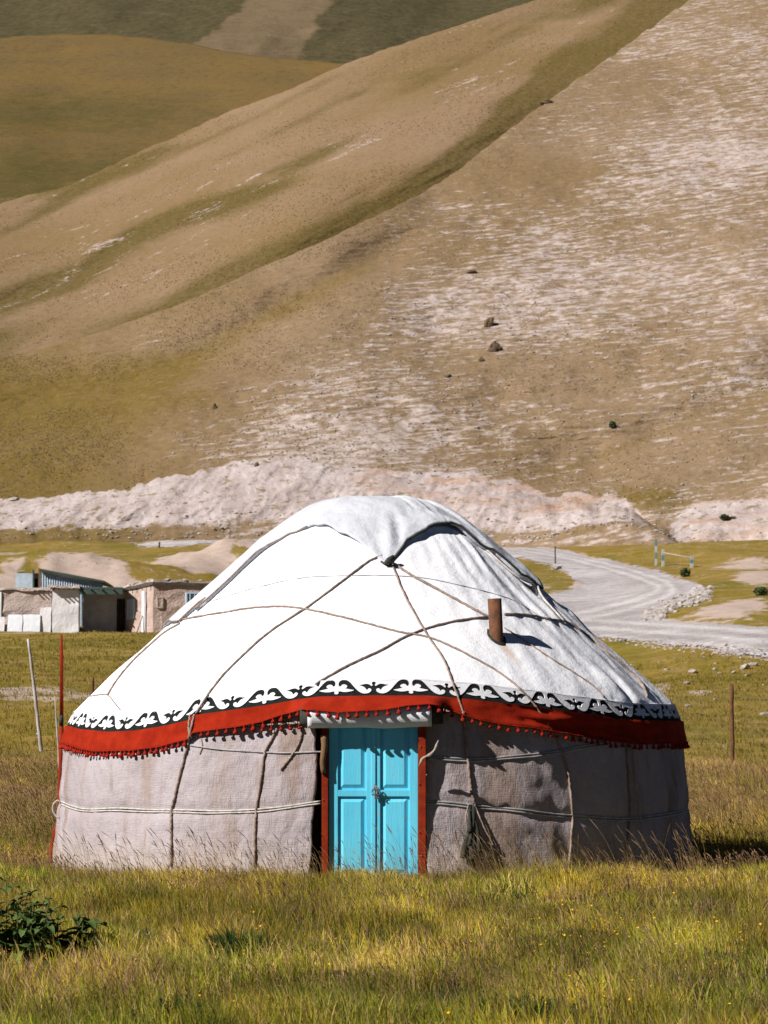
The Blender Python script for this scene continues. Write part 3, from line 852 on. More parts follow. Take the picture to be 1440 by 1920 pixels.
# the hem turns over on to the band
hem = rz_pts(np.full((1, len(th)), RE + .016), th[None], (band_top(th) - .004)[None])
hem2 = rz_pts(np.full((1, len(th)), RE + .026), th[None], (band_top(th) - .035)[None])
roof = grid('roof_cover', np.concatenate([P, hem, hem2]), M_CANVAS, closed=True, parent=yurt)

# ---- felt wall with the doorway left open
TH_L = math.asin((590 - 702) / 193.0 / 3.57); TH_R = math.asin((798 - 702) / 193.0 / 3.57)
def wall_piece(name, t0, t1, nt, z1=1.80):
    t = np.linspace(t0, t1, nt)
    zs = np.linspace(-.25, z1, 96)
    T, Z = np.meshgrid(t, zs)
    wob = .014 * fbm(Z * 3.0, 5, 0, 4, 151) + .012 * np.sin(Z * 5)
    e0 = np.exp(-(T - t0) / .03); e1 = np.exp(-(t1 - T) / .03)
    T2 = T + wob * (e0 - e1) * .5
    top_ = np.minimum(Z, np.where(np.abs(T2) < .35, hem_z(T2, 3.48, RED_TOP) - .02, hem_z(T2, 3.52, RED_BOT) + .06))
    R = wall_r(top_, T2)
    outer = rz_pts(R, T2, top_)
    # folded side edges give the cloth its thickness
    e_in0 = rz_pts(R[:, :1] - .03, T2[:, :1] + .004, top_[:, :1]); e_in1 = rz_pts(R[:, -1:] - .03, T2[:, -1:] - .004, top_[:, -1:])
    G = np.concatenate([rz_pts(R[:, :1] - .035, T2[:, :1] + .05, top_[:, :1]), e_in0, outer, e_in1, rz_pts(R[:, -1:] - .035, T2[:, -1:] - .05, top_[:, -1:])], 1)
    return grid(name, G, M_SACK, parent=yurt)
wl = wall_piece('wall_cover', -1.75, TH_L, 200); wl['label'] = 'sunlit sackcloth wall left of the door'
wr = wall_piece('wall_cover', TH_R, 1.75, 200); wr['label'] = 'shaded sackcloth wall right of the door'
wall_piece('wall_cover', 1.70, 2 * math.pi - 1.70, 160)['label'] = 'sackcloth wall at the back'

# ---- black band and its white scroll work
tb = np.linspace(-math.pi, math.pi, 560, endpoint=False)
def band_pt(t, v, out=0.0):
    """v = 0 at the red hem, 1 at the roof hem"""
    zb, zt = hem_z(t, 3.48, RED_TOP) - .012, band_top(t) - .008
    r = 3.462 - .085 * v + out
    return rz_pts(r, t, zb + (zt - zb) * v)
vv = np.linspace(0, 1, 7)
Tb, Vb = np.meshgrid(tb, vv)
band = grid('ornament_band', band_pt(Tb, Vb), M_BLACK, closed=True, parent=yurt)
HALF = [(0, 1.12), (0, .07), (.035, .09), (.06, .16), (.045, .23), (.09, .27), (.17, .23), (.27, .22), (.38, .26), (.47, .33), (.38, .38), (.29, .43), (.23, .47), (.27, .53), (.28, .62),
        (.245, .70), (.19, .735), (.135, .70), (.11, .62), (.07, .60), (.045, .70), (.045, .84), (.075, .96), (.13, 1.03), (.20, 1.04), (.28, 1.00), (.36, .86), (.44, .64), (.52, .42), (.60, .24),
        (.68, .13), (.77, .09), (.86, .13), (.92, .23), (.935, .35), (.90, .43), (.85, .42), (.835, .35), (.80, .36), (.775, .45), (.735, .54), (.68, .60), (.60, .67), (.68, .70), (.77, .745), (.85, .73),
        (.91, .65), (.945, .60), (.97, .66), (.955, .73), (.945, .80), (.965, .87), (1.0, .885), (1.0, 1.12)]
def dense(poly, h):
    out = []
    n = len(poly)
    for i in range(n):
        a, b = Vector(poly[i]), Vector(poly[(i + 1) % n])
        k = max(1, int((b - a).length / h))
        out += [tuple(a.lerp(b, j / k)) for j in range(k)]
    return out
sm = [tuple(p)[:2] for p in catmull([(*p, 0) for p in HALF[1:-1]], 3)]
half = [HALF[0]] + sm + [HALF[-1]]
half = dense(half, .12)
tris = tessellate_polygon([[Vector((x, y, 0)) for x, y in half]])
PERIOD = 142.0 / 193.0 / 3.46
t_fl = math.asin((633 - 702) / 193.0 / 3.45)
for k in range(-6, 8):
    for s in (-1, 1):
        tc = t_fl + k * PERIOD
        T = np.array([tc + s * x * PERIOD / 2 for x, y in half]); Vv = np.array([min(y, 1.06) for x, y in half])
        if abs(tc) > 1.72: continue
        front = band_pt(T, Vv * .865 + .125, .010); backp = band_pt(T, Vv * .865 + .125, .001)
        n = len(half)
        Vs = np.concatenate([front, backp])
        Fc = [tuple(t) if s < 0 else tuple(t)[::-1] for t in tris] + [(i, (i + 1) % n, n + (i + 1) % n, n + i) for i in range(n)]
        mk('scroll_motif', Vs, Fc, M_WHITEFELT, band)

# ---- red band with its tassels
tr = np.linspace(-math.pi, math.pi, 900, endpoint=False)
def red_pt(t, v, out=0.0):
    t = np.asarray(t, float); v = np.asarray(v, float)
    zt, zb = hem_z(t, 3.48, RED_TOP), hem_z(t, 3.52, RED_BOT)
    r = red_r(t, v) + out
    # keep the hems on their rows where the band is pushed out over the roll
    d0 = 25 - 3.5 * np.cos(t); d1 = 25 - r * np.cos(t)
    z = zt + (zb - zt) * v
    z = np.where(np.abs(t) < 1.4, ZC + (z - ZC) * d1 / d0, z)
    fold = .010 * fbm(t * 14, v * 1.5, 0, 3, 171) + .012 * np.sin(t * 40) * v * fbm(t * 3, 0, 0, 2, 173)
    right = sstep(.25, .5, t) * sstep(1.3, .9, t)
    fold = fold + right * .03 * fbm(t * 8 - v * 2.2, v * 3 + t * 5, 0, 3, 177)
    return rz_pts(r + fold, t, z)
vr = np.linspace(0, 1, 10)
Tr, Vr = np.meshgrid(tr, vr)
red = grid('red_band', np.concatenate([red_pt(Tr, Vr, .006), red_pt(Tr[:1], np.full_like(Tr[:1], 1.0), -.008), red_pt(Tr[::-1], Vr[::-1], -.010)]), M_RED, closed=True, parent=yurt)
# stitched braid along the hem
hb = [Vector(p) for p in red_pt(np.linspace(-1.6, 1.6, 420), np.full(420, .985), .012)]
tube('hem_braid', hb, [.006 + .003 * (i % 2) for i in range(420)], M_TASSEL, red, 5)
def tassel_mesh():
    prof_ = [(.004, .012), (.010, .006), (.014, 0), (.012, -.008), (.009, -.014), (.014, -.022), (.021, -.036), (.024, -.050), (.020, -.056), (.0, -.052)]
    bm = bmesh.new(); n = 8
    rings = [[bm.verts.new((r * math.cos(2 * math.pi * k / n) * (1 + .14 * (k % 2) * (i > 5)), r * math.sin(2 * math.pi * k / n) * (1 + .14 * (k % 2) * (i > 5)), z)) for k in range(n)] for i, (r, z) in enumerate(prof_[:-1])]
    for a, b in zip(rings, rings[1:]):
        for k in range(n): bm.faces.new((a[k], b[k], b[(k + 1) % n], a[(k + 1) % n]))
    tip = bm.verts.new((0, 0, prof_[-1][1])); top_ = bm.verts.new((0, 0, .014))
    for k in range(n):
        bm.faces.new((rings[-1][k], tip, rings[-1][(k + 1) % n])); bm.faces.new((rings[0][(k + 1) % n], top_, rings[0][k]))
    me = bpy.data.meshes.new('tassel'); bm.to_mesh(me); bm.free(); me.materials.append(M_TASSEL)
    for p in me.polygons: p.use_smooth = True
    return me
TASSEL = tassel_mesh()
t = -1.62
while t < 1.62:
    p = Vector(red_pt(np.array([t]), np.array([1.0]), .006)[0])
    pxx = float(px_of(np.array([t]), 3.55)[0])
    if not (352 < pxx < 363):
        o = bpy.data.objects.new('tassel', TASSEL); COL.objects.link(o); o.parent = red
        o.location = p - YC + Vector((0, 0, -.006))
        o.rotation_euler = (random.uniform(-.25, .15), random.uniform(-.2, .2), t)
        s = random.uniform(.8, 1.1); o.scale = (s, s, s * random.uniform(.85, 1.1))
        ROOTS[o.name] = YC
    t += (.0215 if pxx < 340 else .027) * random.uniform(.9, 1.12)

# ---- older net edging that shows below the red band left of the door
def under_pt(px, py, r): 
    t = math.asin(max(-.99, min(.99, (px - 702) / 193.0 / r))); d = 25 - r * math.cos(t)
    return Vector((YC.x + r * math.sin(t), -r * math.cos(t), ZC + (HZ - py) * d / F))
net_px = np.linspace(430, 572, 30)
G = np.array([[tuple(under_pt(p, q, 3.455)) for p in net_px] for q in (1346, 1350, 1354)] + [[tuple(under_pt(p, lerp(1366, 1357, (p - 430) / 142), 3.49)) for p in net_px]])
net = grid('net_edging', G, M_NET, parent=yurt)
for p in np.linspace(440, 562, 8):
    o = bpy.data.objects.new('tassel', TASSEL); COL.objects.link(o); o.parent = net
    o.location = under_pt(p, lerp(1367, 1359, (p - 430) / 142), 3.505) - YC; o.rotation_euler = (0, random.uniform(-.2, .2), 0); o.scale = (.8, .8, .75); ROOTS[o.name] = YC
for p in np.linspace(432, 570, 34):
    v = under_pt(p, lerp(1363, 1354, (p - 430) / 142), 3.503)
    b_ = box('bead', v.x - .007, v.x + .007, v.y - .006, v.y + .006, v.z - .007, v.z + .007, M_ROPE_PALE, net)

# ---- crown cover: a square of cloth pulled down by its corners
CC = [(338, 1177), (352, 1160), (375, 1138), (400, 1114), (446, 1069), (489, 1038), (543, 1002), (588, 988), (612, 991), (640, 1008), (682, 1028), (712, 1050), (729, 1063), (738, 1047), (762, 1018), (804, 998),
      (846, 995), (875, 1010), (917, 1039), (950, 1064), (975, 1088)]
pts = []
for (a, b) in CC:
    h = surf_hit(a, b, 0)
    if h is not None:
        x, y = h.x - YC.x, h.y
        pts.append((math.atan2(x, -y), math.hypot(x, y)))
tmax = max(p[0] for p in pts); tmin = min(p[0] for p in pts)
pts = sorted(pts)
pts += [(tmax + .12, 2.0), (tmax + .5, 1.35), (2.5, 1.5), (3.0, 1.95), (-3.0 + 2 * math.pi, 1.85), (-2.5 + 2 * math.pi, 1.4), (-2.0 + 2 * math.pi, 1.6), (max(-1.42, tmin - .03) + 2 * math.pi, 2.36), (-1.5 + 2 * math.pi, 2.40), (-1.62 + 2 * math.pi, 2.2)]
pts = sorted((p[0] if p[0] >= 0 else p[0] + 2 * math.pi, p[1]) for p in pts)
ta = np.array([p[0] for p in pts]); ra = np.array([p[1] for p in pts])
ta = np.concatenate([[ta[-1] - 2 * math.pi], ta, [ta[0] + 2 * math.pi]]); ra = np.concatenate([[ra[-1]], ra, [ra[0]]])
t = np.linspace(0, 2 * math.pi, 420, endpoint=False)
rb = np.interp(t, ta, ra)
rb = np.convolve(np.concatenate([rb[-3:], rb, rb[:3]]), np.array([1, 2, 1]) / 4, 'same')[3:-3]
s = np.concatenate([np.linspace(.005, .9, 40), np.linspace(.915, 1.0, 10)])
S_, T_ = np.meshgrid(s, t, indexing='ij')
R_ = S_ * rb[None]
Tw = np.where(T_ > math.pi, T_ - 2 * math.pi, T_)
corner = np.exp(-((Tw - .06) / .22) ** 2)
lift = .026 + .02 * S_ ** 3 + .045 * sstep(.75, .98, S_) * sstep(.05, .35, Tw) * sstep(1.6, 1.0, Tw) * np.clip(1 - corner, 0, 1)
lift = lift + .03 * sstep(.5, .95, S_) * np.exp(-((Tw + 1.1) / .25) ** 2) * (.6 + .6 * fbm(Tw * 12, S_ * 5, 0, 3, 201))
lift = lift + .035 * S_ * fbm(R_ * np.sin(Tw) * 2.2, R_ * np.cos(Tw) * 2.2, 0, 3, 203) + .03 * sstep(.55, 1, S_) * np.sin((Tw - .06) * 34) * np.exp(-((Tw - .16) / .16) ** 2) * sstep(1.0, .9, S_)
Z_ = roof_z(R_, Tw) + lift
P = rz_pts(R_, Tw, Z_)
hemP = rz_pts(R_[-1:] + .012, Tw[-1:], Z_[-1:] - .028); inner = rz_pts(R_[-1:] - .05, Tw[-1:], Z_[-1:] - .034)
crown = grid('crown_cover', np.concatenate([P, hemP, inner]), M_CROWN, closed=True, parent=yurt)
edge = [Vector(p) for p in hemP[0]]
fr = [e for e, w in zip(edge, Tw[-1]) if .04 < w < 1.55]
tube('hem_cord', fr, .013, M_DARKFELT, crown, 6)
fl = [e + Vector((-.004, -.010, .014)) for e, w in zip(edge, Tw[-1]) if -1.75 < w < -.62]
tube('hem_cord', fl, .008, M_ROPE, crown, 6)
kn = surf_hit(729, 1058, .05)
kv, kf = join_vf([tube_vf([kn + Vector((-.05, -.02, -.04)), kn + Vector((0, -.03, 0)), kn + Vector((.05, -.01, .045))], [.018, .034, .02], 8),
                  tube_vf([kn + Vector((-.02, -.03, .02)), kn + Vector((.02, -.04, -.02))], [.02, .03], 8)])
mk('corner_knot', kv, kf, M_DARKFELT, crown, True)
# flap edge that gapes on the right flank
gp = [surf_hit(a, b, .03) for a, b in ((905, 1030), (940, 1062), (968, 1085), (990, 1096), (1003, 1098), (1008, 1112), (1018, 1128), (1040, 1152), (1055, 1168))]
gp = [g for g in gp if g is not None]
if len(gp) > 3: tube('flap_cord', catmull(gp, 4), .012, M_ROPE_PALE, yurt, 6)
g4 = [surf_hit(a, b, .014) for a, b in ((975, 1090), (992, 1100), (1002, 1104), (1003, 1114), (990, 1106))]
g4 = [g for g in g4 if g is not None]
if len(g4) >= 4: mk('flap_opening', [tuple(g) for g in g4] + [tuple(g - Vector((.05, -.05, .05))) for g in g4], [tuple(range(len(g4)))], M_DARKFELT, yurt)

# ---- ropes
def rope(name, pix, rad, mat, n=7, lift=None, twist=60.0, label=None):
    P_ = []
    for (a, b) in pix:
        h = surf_hit(a, b, (rad * .9 if lift is None else lift))
        if h is not None: P_.append(h)
    if len(P_) < 2: return None
    # lay the cord on the cloth between the read points
    path = catmull(P_, n)
    path = [p + Vector((random.uniform(-1, 1), random.uniform(-1, 0), random.uniform(-1, 1))) * rad * .25 for p in path]
    o = tube(name, path, rad, mat, yurt, 7, twist)
    if label: o['label'] = label
    return o
def dens_pix(pix, k=4):
    q = catmull([(a, b, 0) for a, b in pix], k)
    return [(p.x, p.y) for p in q]
ROOF_ROPES = [
    [(716, 1043), (690, 1054), (640, 1092), (575, 1140), (500, 1190), (430, 1255), (400, 1290), (383, 1315), (368, 1338)],
    [(338, 1167), (350, 1161), (420, 1149), (470, 1141), (525, 1138), (575, 1143), (650, 1160), (700, 1173), (750, 1186), (800, 1195), (850, 1215), (920, 1252), (960, 1280), (985, 1302), (1004, 1325), (1022, 1352)],
    [(592, 1283), (650, 1250), (710, 1222), (770, 1190), (840, 1168), (915, 1157)],
    [(945, 1153), (985, 1154), (1030, 1162), (1062, 1168), (1100, 1192), (1150, 1235), (1190, 1268), (1206, 1290), (1213, 1308)],
    [(736, 1062), (760, 1120), (800, 1190), (830, 1235), (850, 1285), (862, 1318), (868, 1336)],
    [(738, 1058), (780, 1085), (860, 1128), (918, 1160)],
    [(945, 1178), (990, 1207), (1040, 1240), (1085, 1268), (1112, 1287), (1132, 1308)],
    [(338, 1170), (310, 1186), (282, 1210), (250, 1240), (226, 1268), (212, 1288), (203, 1304)],
    [(150, 1308), (170, 1306), (190, 1303), (203, 1304), (215, 1318), (226, 1332)],
]
for i, r_ in enumerate(ROOF_ROPES):
    rope('rope', dens_pix(r_), [.011, .0105, .011, .013, .0105, .0135, .009, .011, .007][i], M_ROPE, 3)
rope('seam_cord', dens_pix([(395, 1128), (470, 1105), (560, 1085), (640, 1080), (740, 1080), (800, 1085), (850, 1095), (905, 1108), (960, 1125), (1000, 1148), (1025, 1165)]), .0045, M_CABLE, 3, twist=0)
WALL_ROPES = [
    ([(366, 1340), (358, 1372), (352, 1400), (340, 1448), (330, 1490), (323, 1520), (322, 1560), (322, 1625)], 0.0139, M_ROPE),
    ([(358, 1340), (355, 1365), (360, 1385)], .012, M_ROPE),
    ([(520, 1366), (508, 1390), (497, 1412), (490, 1460), (482, 1512), (479, 1560), (478, 1625)], 0.0139, M_ROPE),
    ([(566, 1362), (565, 1380), (559, 1398), (545, 1420), (527, 1443)], .012, M_ROPE),
    ([(868, 1336), (871, 1365), (874, 1400), (878, 1440), (882, 1480), (888, 1503)], 0.0156, M_ROPE),
    ([(1022, 1350), (1032, 1370), (1045, 1392), (1062, 1440), (1068, 1480), (1072, 1530), (1070, 1570), (1066, 1625)], 0.0123, M_ROPE),
    ([(1174, 1396), (1177, 1450), (1180, 1520), (1176, 1570), (1172, 1625)], 0.0123, M_ROPE),
    ([(378, 1386), (380, 1400), (375, 1414)], .007, M_ROPE),
]
for pix, rad, mt in WALL_ROPES: rope('rope', dens_pix(pix), rad, mt, 3)
def strap(pix, rows, rad=.009, mat=M_CABLE):
    vf = []
    for k, dy in enumerate(rows):
        P_ = [surf_hit(a, b + dy + .6 * math.sin(a * .05 + k), rad) for a, b in dens_pix(pix)]
        P_ = [p for p in P_ if p is not None]
        vf.append(tube_vf(catmull(P_, 2), rad, 6))
    v, f = join_vf(vf)
    return mk('strap', v, f, mat, yurt, True)
strap([(116, 1505), (140, 1514), (170, 1519), (230, 1518), (320, 1521), (400, 1522), (470, 1521), (540, 1513), (601, 1505)], (-2.2, 2.2), .0095, M_ROPE_PALE)
strap([(358, 1398), (420, 1405), (480, 1410), (550, 1411), (611, 1410)], (0,), .009)
strap([(797, 1421), (850, 1424), (900, 1424), (950, 1421), (1000, 1416), (1055, 1408), (1100, 1400), (1140, 1393)], (-2.2, 2.4), .0095)
strap([(790, 1503), (850, 1508), (950, 1518), (1070, 1531), (1170, 1536), (1230, 1531), (1288, 1519)], (-2.4, 2.4), .0105)
# loop of pale rope at the left flank
lp = surf_hit(117, 1506, .02)
if lp is not None:
    tube('rope_loop', catmull([lp + Vector(q) for q in ((0, 0, .0), (-.03, -.01, .03), (-.075, -.01, -.01), (-.085, 0, -.08), (-.05, 0, -.14), (-.02, 0, -.16))], 5), .010, M_ROPE_PALE, yurt)
# hanging cloth tail with loose ends, right of the door
hp = surf_hit(886, 1506, .02)
tail = []
for k, (a0, b0, a1, b1, w) in enumerate(((886, 1506, 878, 1585, 2.3), (886, 1506, 868, 1608, 2.6), (887, 1506, 888, 1606, 2.6), (886, 1512, 880, 1614, 3.2), (884, 1508, 874, 1560, 2.0), (887, 1510, 893, 1598, 2.4))):
    P_ = [surf_hit(lerp(a0, a1, q) + 3 * math.sin(q * 4 + k), lerp(b0, b1, q), .02 + .03 * q) for q in np.linspace(0, 1, 7)]
    P_ = [p for p in P_ if p is not None]
    tail.append(tube_vf(catmull(P_, 3), [.010 + w * .010 * i / (3 * (len(P_) - 1)) for i in range(3 * (len(P_) - 1) + 1)], 6))
v, f = join_vf(tail); mk('hanging_rag', v, f, M_DARKFELT, yurt, True)
rope('loose_rope', dens_pix([(888, 1508), (897, 1530), (908, 1556), (922, 1583), (912, 1580), (900, 1572), (893, 1560)]), .009, M_ROPE, 3, .03)
rope('loose_rope', dens_pix([(877, 1508), (872, 1530), (874, 1548), (880, 1556)]), .008, M_ROPE, 3, .03)

# ---- stove pipe
pf = pipe_foot
axis = Vector((-.05, -.02, 1)).normalized()
n = 28
prof_ = [(-.10, .071), (.40, .071), (.402, .069), (.40, .064), (.05, .064)]
Vp, Fp = [], []
ux = Vector((1, 0, 0)); uy = axis.cross(ux).normalized(); ux = uy.cross(axis).normalized()
for z, r in prof_:
    for k in range(n):
        a = 2 * math.pi * k / n
        dent = 1 + .02 * math.sin(3 * a + z * 9)
        Vp.append(pf + axis * z + ux * (math.cos(a) * r * dent) + uy * (math.sin(a) * r * dent))
for i in range(len(prof_) - 1):
    for k in range(n): Fp.append((i * n + k, i * n + (k + 1) % n, (i + 1) * n + (k + 1) % n, (i + 1) * n + k))
pipe = mk('stove_pipe', Vp, Fp, M_RUST, yurt, True)
Vc, Fc = [], []
for i, (rad, up_) in enumerate(((.07, .012), (.098, .012), (.10, .0))):
    for k in range(24):
        a = 2 * math.pi * k / 24
        x_ = pf.x + math.cos(a) * rad; y_ = pf.y + math.sin(a) * rad * 1.15
        q = math.hypot(x_ - YC.x, y_)
        Vc.append((x_, y_, float(roof_z(np.array([q]), np.array([math.atan2(x_ - YC.x, -y_)]))[0]) + up_ + (.012 * math.sin(5 * a) if i == 1 else 0)))
for i in range(2):
    for k in range(24): Fc.append((i * 24 + k, (i + 1) * 24 + k, (i + 1) * 24 + (k + 1) % 24, i * 24 + (k + 1) % 24))
mk('pipe_hole_ring', Vc, Fc, M_DARKFELT, pipe, True)  # flat dark ring stands for the shaded hole round the pipe

# ---- door
def dx(px, d=21.62): return (px - 720) * d / F
def dz(py, d=21.62): return ZC + (HZ - py) * d / F
YD = -3.455
frame = box('door_frame', dx(798), dx(784), YD - .10, YD + .05, -.1, 1.70, M_REDPAINT, yurt, .006)
box('door_frame', dx(604), dx(616), YD - .06, YD + .05, -.1, 1.70, M_REDPAINT, yurt, .006)
box('lintel', dx(599), dx(798), YD - .03, YD + .05, 1.58, 1.70, M_REDPAINT, yurt, .006)
box('threshold', dx(600), dx(797), YD - .07, YD + .06, -.1, .015, M_REDPAINT, yurt, .006)
# black boxes in place of the shaded gap behind the felt edges
box('dark_gap_box', dx(560), dx(598), YD + .12, YD + .15, -.1, 1.5, M_DARK, yurt)
box('dark_gap_box', dx(800), dx(822), YD + .12, YD + .15, -.1, 1.5, M_DARK, yurt)
lat = [Vector((dx(607.5) + .010 * math.sin(k * .8), YD - .075, lerp(dz(1378), dz(1450), k / 8))) for k in range(9)]
tube('lattice_end', lat, [.036 * (1 - .045 * k) for k in range(9)], M_WOOD, yurt, 8)
def leaf(x0, xa, xb, x1, yaw, label):
    lf = box('door_leaf', dx(x0), dx(xa), YD - .02, YD + .02, .02, 1.60, M_BLUE, yurt, .004)      # hinge / lock stile
    lf['label'] = label
    zr = [(.02, dz(1640)), (dz(1493), dz(1481)), (dz(1352), 1.60)]
    box('stile', dx(xb), dx(x1), YD - .021, YD + .019, .02, 1.60, M_BLUE, lf, .004)
    for (z0_, z1_) in zr: box('rail', dx(xa) - .002, dx(xb) + .002, YD - .0185, YD + .018, z0_, z1_, M_BLUE, lf, .004)
    for (z0_, z1_) in ((zr[0][1], zr[1][0]), (zr[1][1], zr[2][0])):
        X0, X1 = dx(xa), dx(xb)
        rim, ins = .004, .052
        V = []
        for (i_, yy) in ((rim, YD + .006), (.018, YD + .006), (ins, YD - .012), (ins + .004, YD - .013)):
            for (x, z) in ((X0 + i_, z0_ + i_), (X1 - i_, z0_ + i_), (X1 - i_, z1_ - i_), (X0 + i_, z1_ - i_)): V.append((x, yy, z))
        V += [(X0 - .003, YD + .008, z0_ - .003), (X1 + .003, YD + .008, z0_ - .003), (X1 + .003, YD + .008, z1_ + .003), (X0 - .003, YD + .008, z1_ + .003)]
        Fq = [(16 + k, 16 + (k + 1) % 4, (k + 1) % 4, k) for k in range(4)]
        for a in range(3): Fq += [(a * 4 + k, a * 4 + (k + 1) % 4, (a + 1) * 4 + (k + 1) % 4, (a + 1) * 4 + k) for k in range(4)]
        Fq.append((12, 13, 14, 15))
        mk('panel', V, Fq, M_BLUE, lf)
    return lf
lfl = leaf(617, 634, 687, 698, 0, 'left blue door leaf')
lfr = leaf(699, 713, 768, 783.4, 0, 'right blue door leaf with the lock')
box('cover_strip', dx(697), dx(704), YD - .032, YD - .0205, .03, 1.59, M_BLUE, lfr, .003)
# hasp, padlock and a twist of wire
lk = Vector((dx(705), YD - .035, dz(1487)))
box('hasp', lk.x - .05, lk.x + .035, lk.y - .004, lk.y + .003, lk.z - .012, lk.z + .012, M_BLUE, lfr, .002)
pl = box('padlock', lk.x - .014, lk.x + .022, lk.y - .026, lk.y - .006, lk.z - .055, lk.z - .012, M_IRON, lfr, .005)
tube('shackle', [lk + Vector((.004 + .013 * math.cos(a), -.016, -.014 + .030 * math.sin(a))) for a in np.linspace(0, math.pi, 9)], .004, M_IRON, pl)
wires = []
for k in range(7):
    a = random.uniform(0, 6.28); c = lk + Vector((random.uniform(-.02, .02), -.02, random.uniform(-.02, .02)))
    wires.append(tube_vf(catmull([c, c + Vector((.03 * math.cos(a), -.02, .03 * math.sin(a))), c + Vector((.02 * math.cos(a + 1), -.01, .07 * math.sin(a + .6))), c + Vector((.05 * math.cos(a + 2), -.015, .05 * math.sin(a + 2)))], 4), .0032, 5))
wires.append(tube_vf([lk + Vector((-.02, -.015, .09)), lk + Vector((-.01, -.03, .03)), lk + Vector((.0, -.02, -.02))], .004, 5))
v, f = join_vf(wires); mk('wire_twist', v, f, M_IRON, lfr, True)
for (a, b) in ((788, 1400), (786, 1470), (786, 1560), (790, 1604), (607, 1452), (606, 1500)):
    c = Vector((dx(a, 21.5), YD - (.103 if a > 700 else .063), dz(b, 21.5)))
    tube('nail', [c, c + Vector((0, -.008, 0))], .006, M_IRON, frame)
# twist of pale cloth tied by the door
P_ = [Vector((dx(a, 21.3), CY + 21.36 - .02 * i, dz(b, 21.3))) for i, (a, b) in enumerate(((786, 1436), (792, 1424), (800, 1418), (808, 1414), (816, 1404), (822, 1388)))]
tube('tied_rag', catmull(P_, 4), [.7 * q for q in (.010, .014, .018, .022, .024, .022, .024, .02, .016, .02, .024, .026, .024, .022, .02, .018, .02, .022, .02, .014, .01)], M_RAG, yurt, 8, 30)
for (a, b) in ((796, 1452), (793, 1604), (793, 1507)):
    c = Vector((dx(a, 21.45), CY + 21.47, dz(b, 21.45)))
    tube('peg', [c, c + Vector((.02, -.02, -.006))], .009, M_ROPE_PALE, yurt)

# ---- door felt, rolled up over the doorway
ra_, rb_ = at(577, 1344, 21.43), at(809, 1341, 21.43)
def roll(name, a, b, rad, mat, parent, n=32, m=26, seed=1, spiral=True):
    ax = (b - a); L_ = ax.length; ax.normalize()
    u = Vector((0, 0, 1)); u = (u - ax * u.dot(ax)).normalized(); w = ax.cross(u)
    V, Fq = [], []
    for i in range(m):
        s_ = i / (m - 1)
        rr_ = rad * (1 + .05 * float(fbm(s_ * 3, seed, 0, 2, seed)))
        for k in range(n):
            an = 2 * math.pi * k / n
            q = rr_ * (1 + .05 * (an / (2 * math.pi)) + .03 * float(vnoise(s_ * 5, an, 0, seed + 3)))
            V.append(a + ax * (L_ * s_) + u * math.cos(an) * q + w * math.sin(an) * q * .92)
    for i in range(m - 1):
        for k in range(n): Fq.append((i * n + k, i * n + (k + 1) % n, (i + 1) * n + (k + 1) % n, (i + 1) * n + k))
    # rolled ends: rings stepping inwards
    for (i0, sg) in ((0, -1), (m - 1, 1)):
        base = [i0 * n + k for k in range(n)]
        for q in range(1, 5):
            cur = []
            for k in range(n):
                c = a if i0 == 0 else b
                cur.append(len(V)); V.append(c + (V[i0 * n + k] - c) * (1 - q * .22) - ax * sg * (.012 if q % 2 else 0))
            for k in range(n):
                qd = (base[k], base[(k + 1) % n], cur[(k + 1) % n], cur[k])
                Fq.append(qd if sg > 0 else qd[::-1])
            base = cur
        Fq.append(tuple(base) if sg > 0 else tuple(base[::-1]))
    return mk(name, V, Fq, mat, parent, True)
dr = roll('rolled_door_felt', ra_, rb_, .112, M_WHITEFELT, yurt, seed=4)
ax = (rb_ - ra_).normalized()
roll('felt_lining', ra_ - ax * .075 + Vector((0, .02, .01)), rb_ + ax * .115 + Vector((0, .02, .012)), .094, M_DARKFELT, dr, 22, 14, 9)

# ================================================================== HUTS
M_ADOBE = NT('adobe', .95, .05)
_p = M_ADOBE.obj(); _n = M_ADOBE.noise(_p, 1.6, 6, .7)
_c = M_ADOBE.mix(M_ADOBE.ramp(_n, .35, .68), (.40, .295, .25), (.52, .41, .365))
_c = M_ADOBE.mix(M_ADOBE.ramp(M_ADOBE.noise(M_ADOBE.scale(_p, (.8, .8, 4)), 1.0, 4), .58, .7, 0, .5), _c, (.34, .24, .19))
M_ADOBE.color(_c).bump(M_ADOBE.math('ADD', _n, M_ADOBE.noise(_p, 9, 4)), .06, .9); M_ADOBE = M_ADOBE.m
M_MUD = simple('mud_wall', (.40, .315, .28), (.50, .41, .375), 2.2, .95, .05)
M_PLASTER = simple('grey_plaster', (.60, .58, .59), (.72, .70, .71), 1.6, .9, .02)
M_GREYWALL = simple('cement_wall', (.33, .32, .30), (.41, .40, .38), 2.5, .95, .03)
M_SHEET = simple('white_sheet', (.72, .73, .77), (.62, .64, .68), 1.5, .5, .01)
M_TIN = simple('tin_sheet', (.50, .58, .66), (.40, .47, .53), 3, .45, .004, .4)
M_TINDARK = simple('green_tin', (.035, .065, .055), (.055, .085, .07), 3, .5, .004, .4)
M_WINBLUE = simple('pale_blue_frame', (.42, .56, .70), (.50, .62, .74), 3, .6, .002)
M_GLASS = NT('window_glass', .08, .5); M_GLASS.color((.05, .085, .09)); M_GLASS = M_GLASS.m
M_STRAW = simple('mud_roof', (.48, .39, .34), (.62, .53, .48), 3, .95, .08)
M_STONE = simple('pale_stone', (.30, .26, .24), (.46, .42, .40), 4, .9, .02)
M_DARKROCK = simple('dark_rock', (.16, .105, .06), (.10, .07, .045), .8, .95, .2)
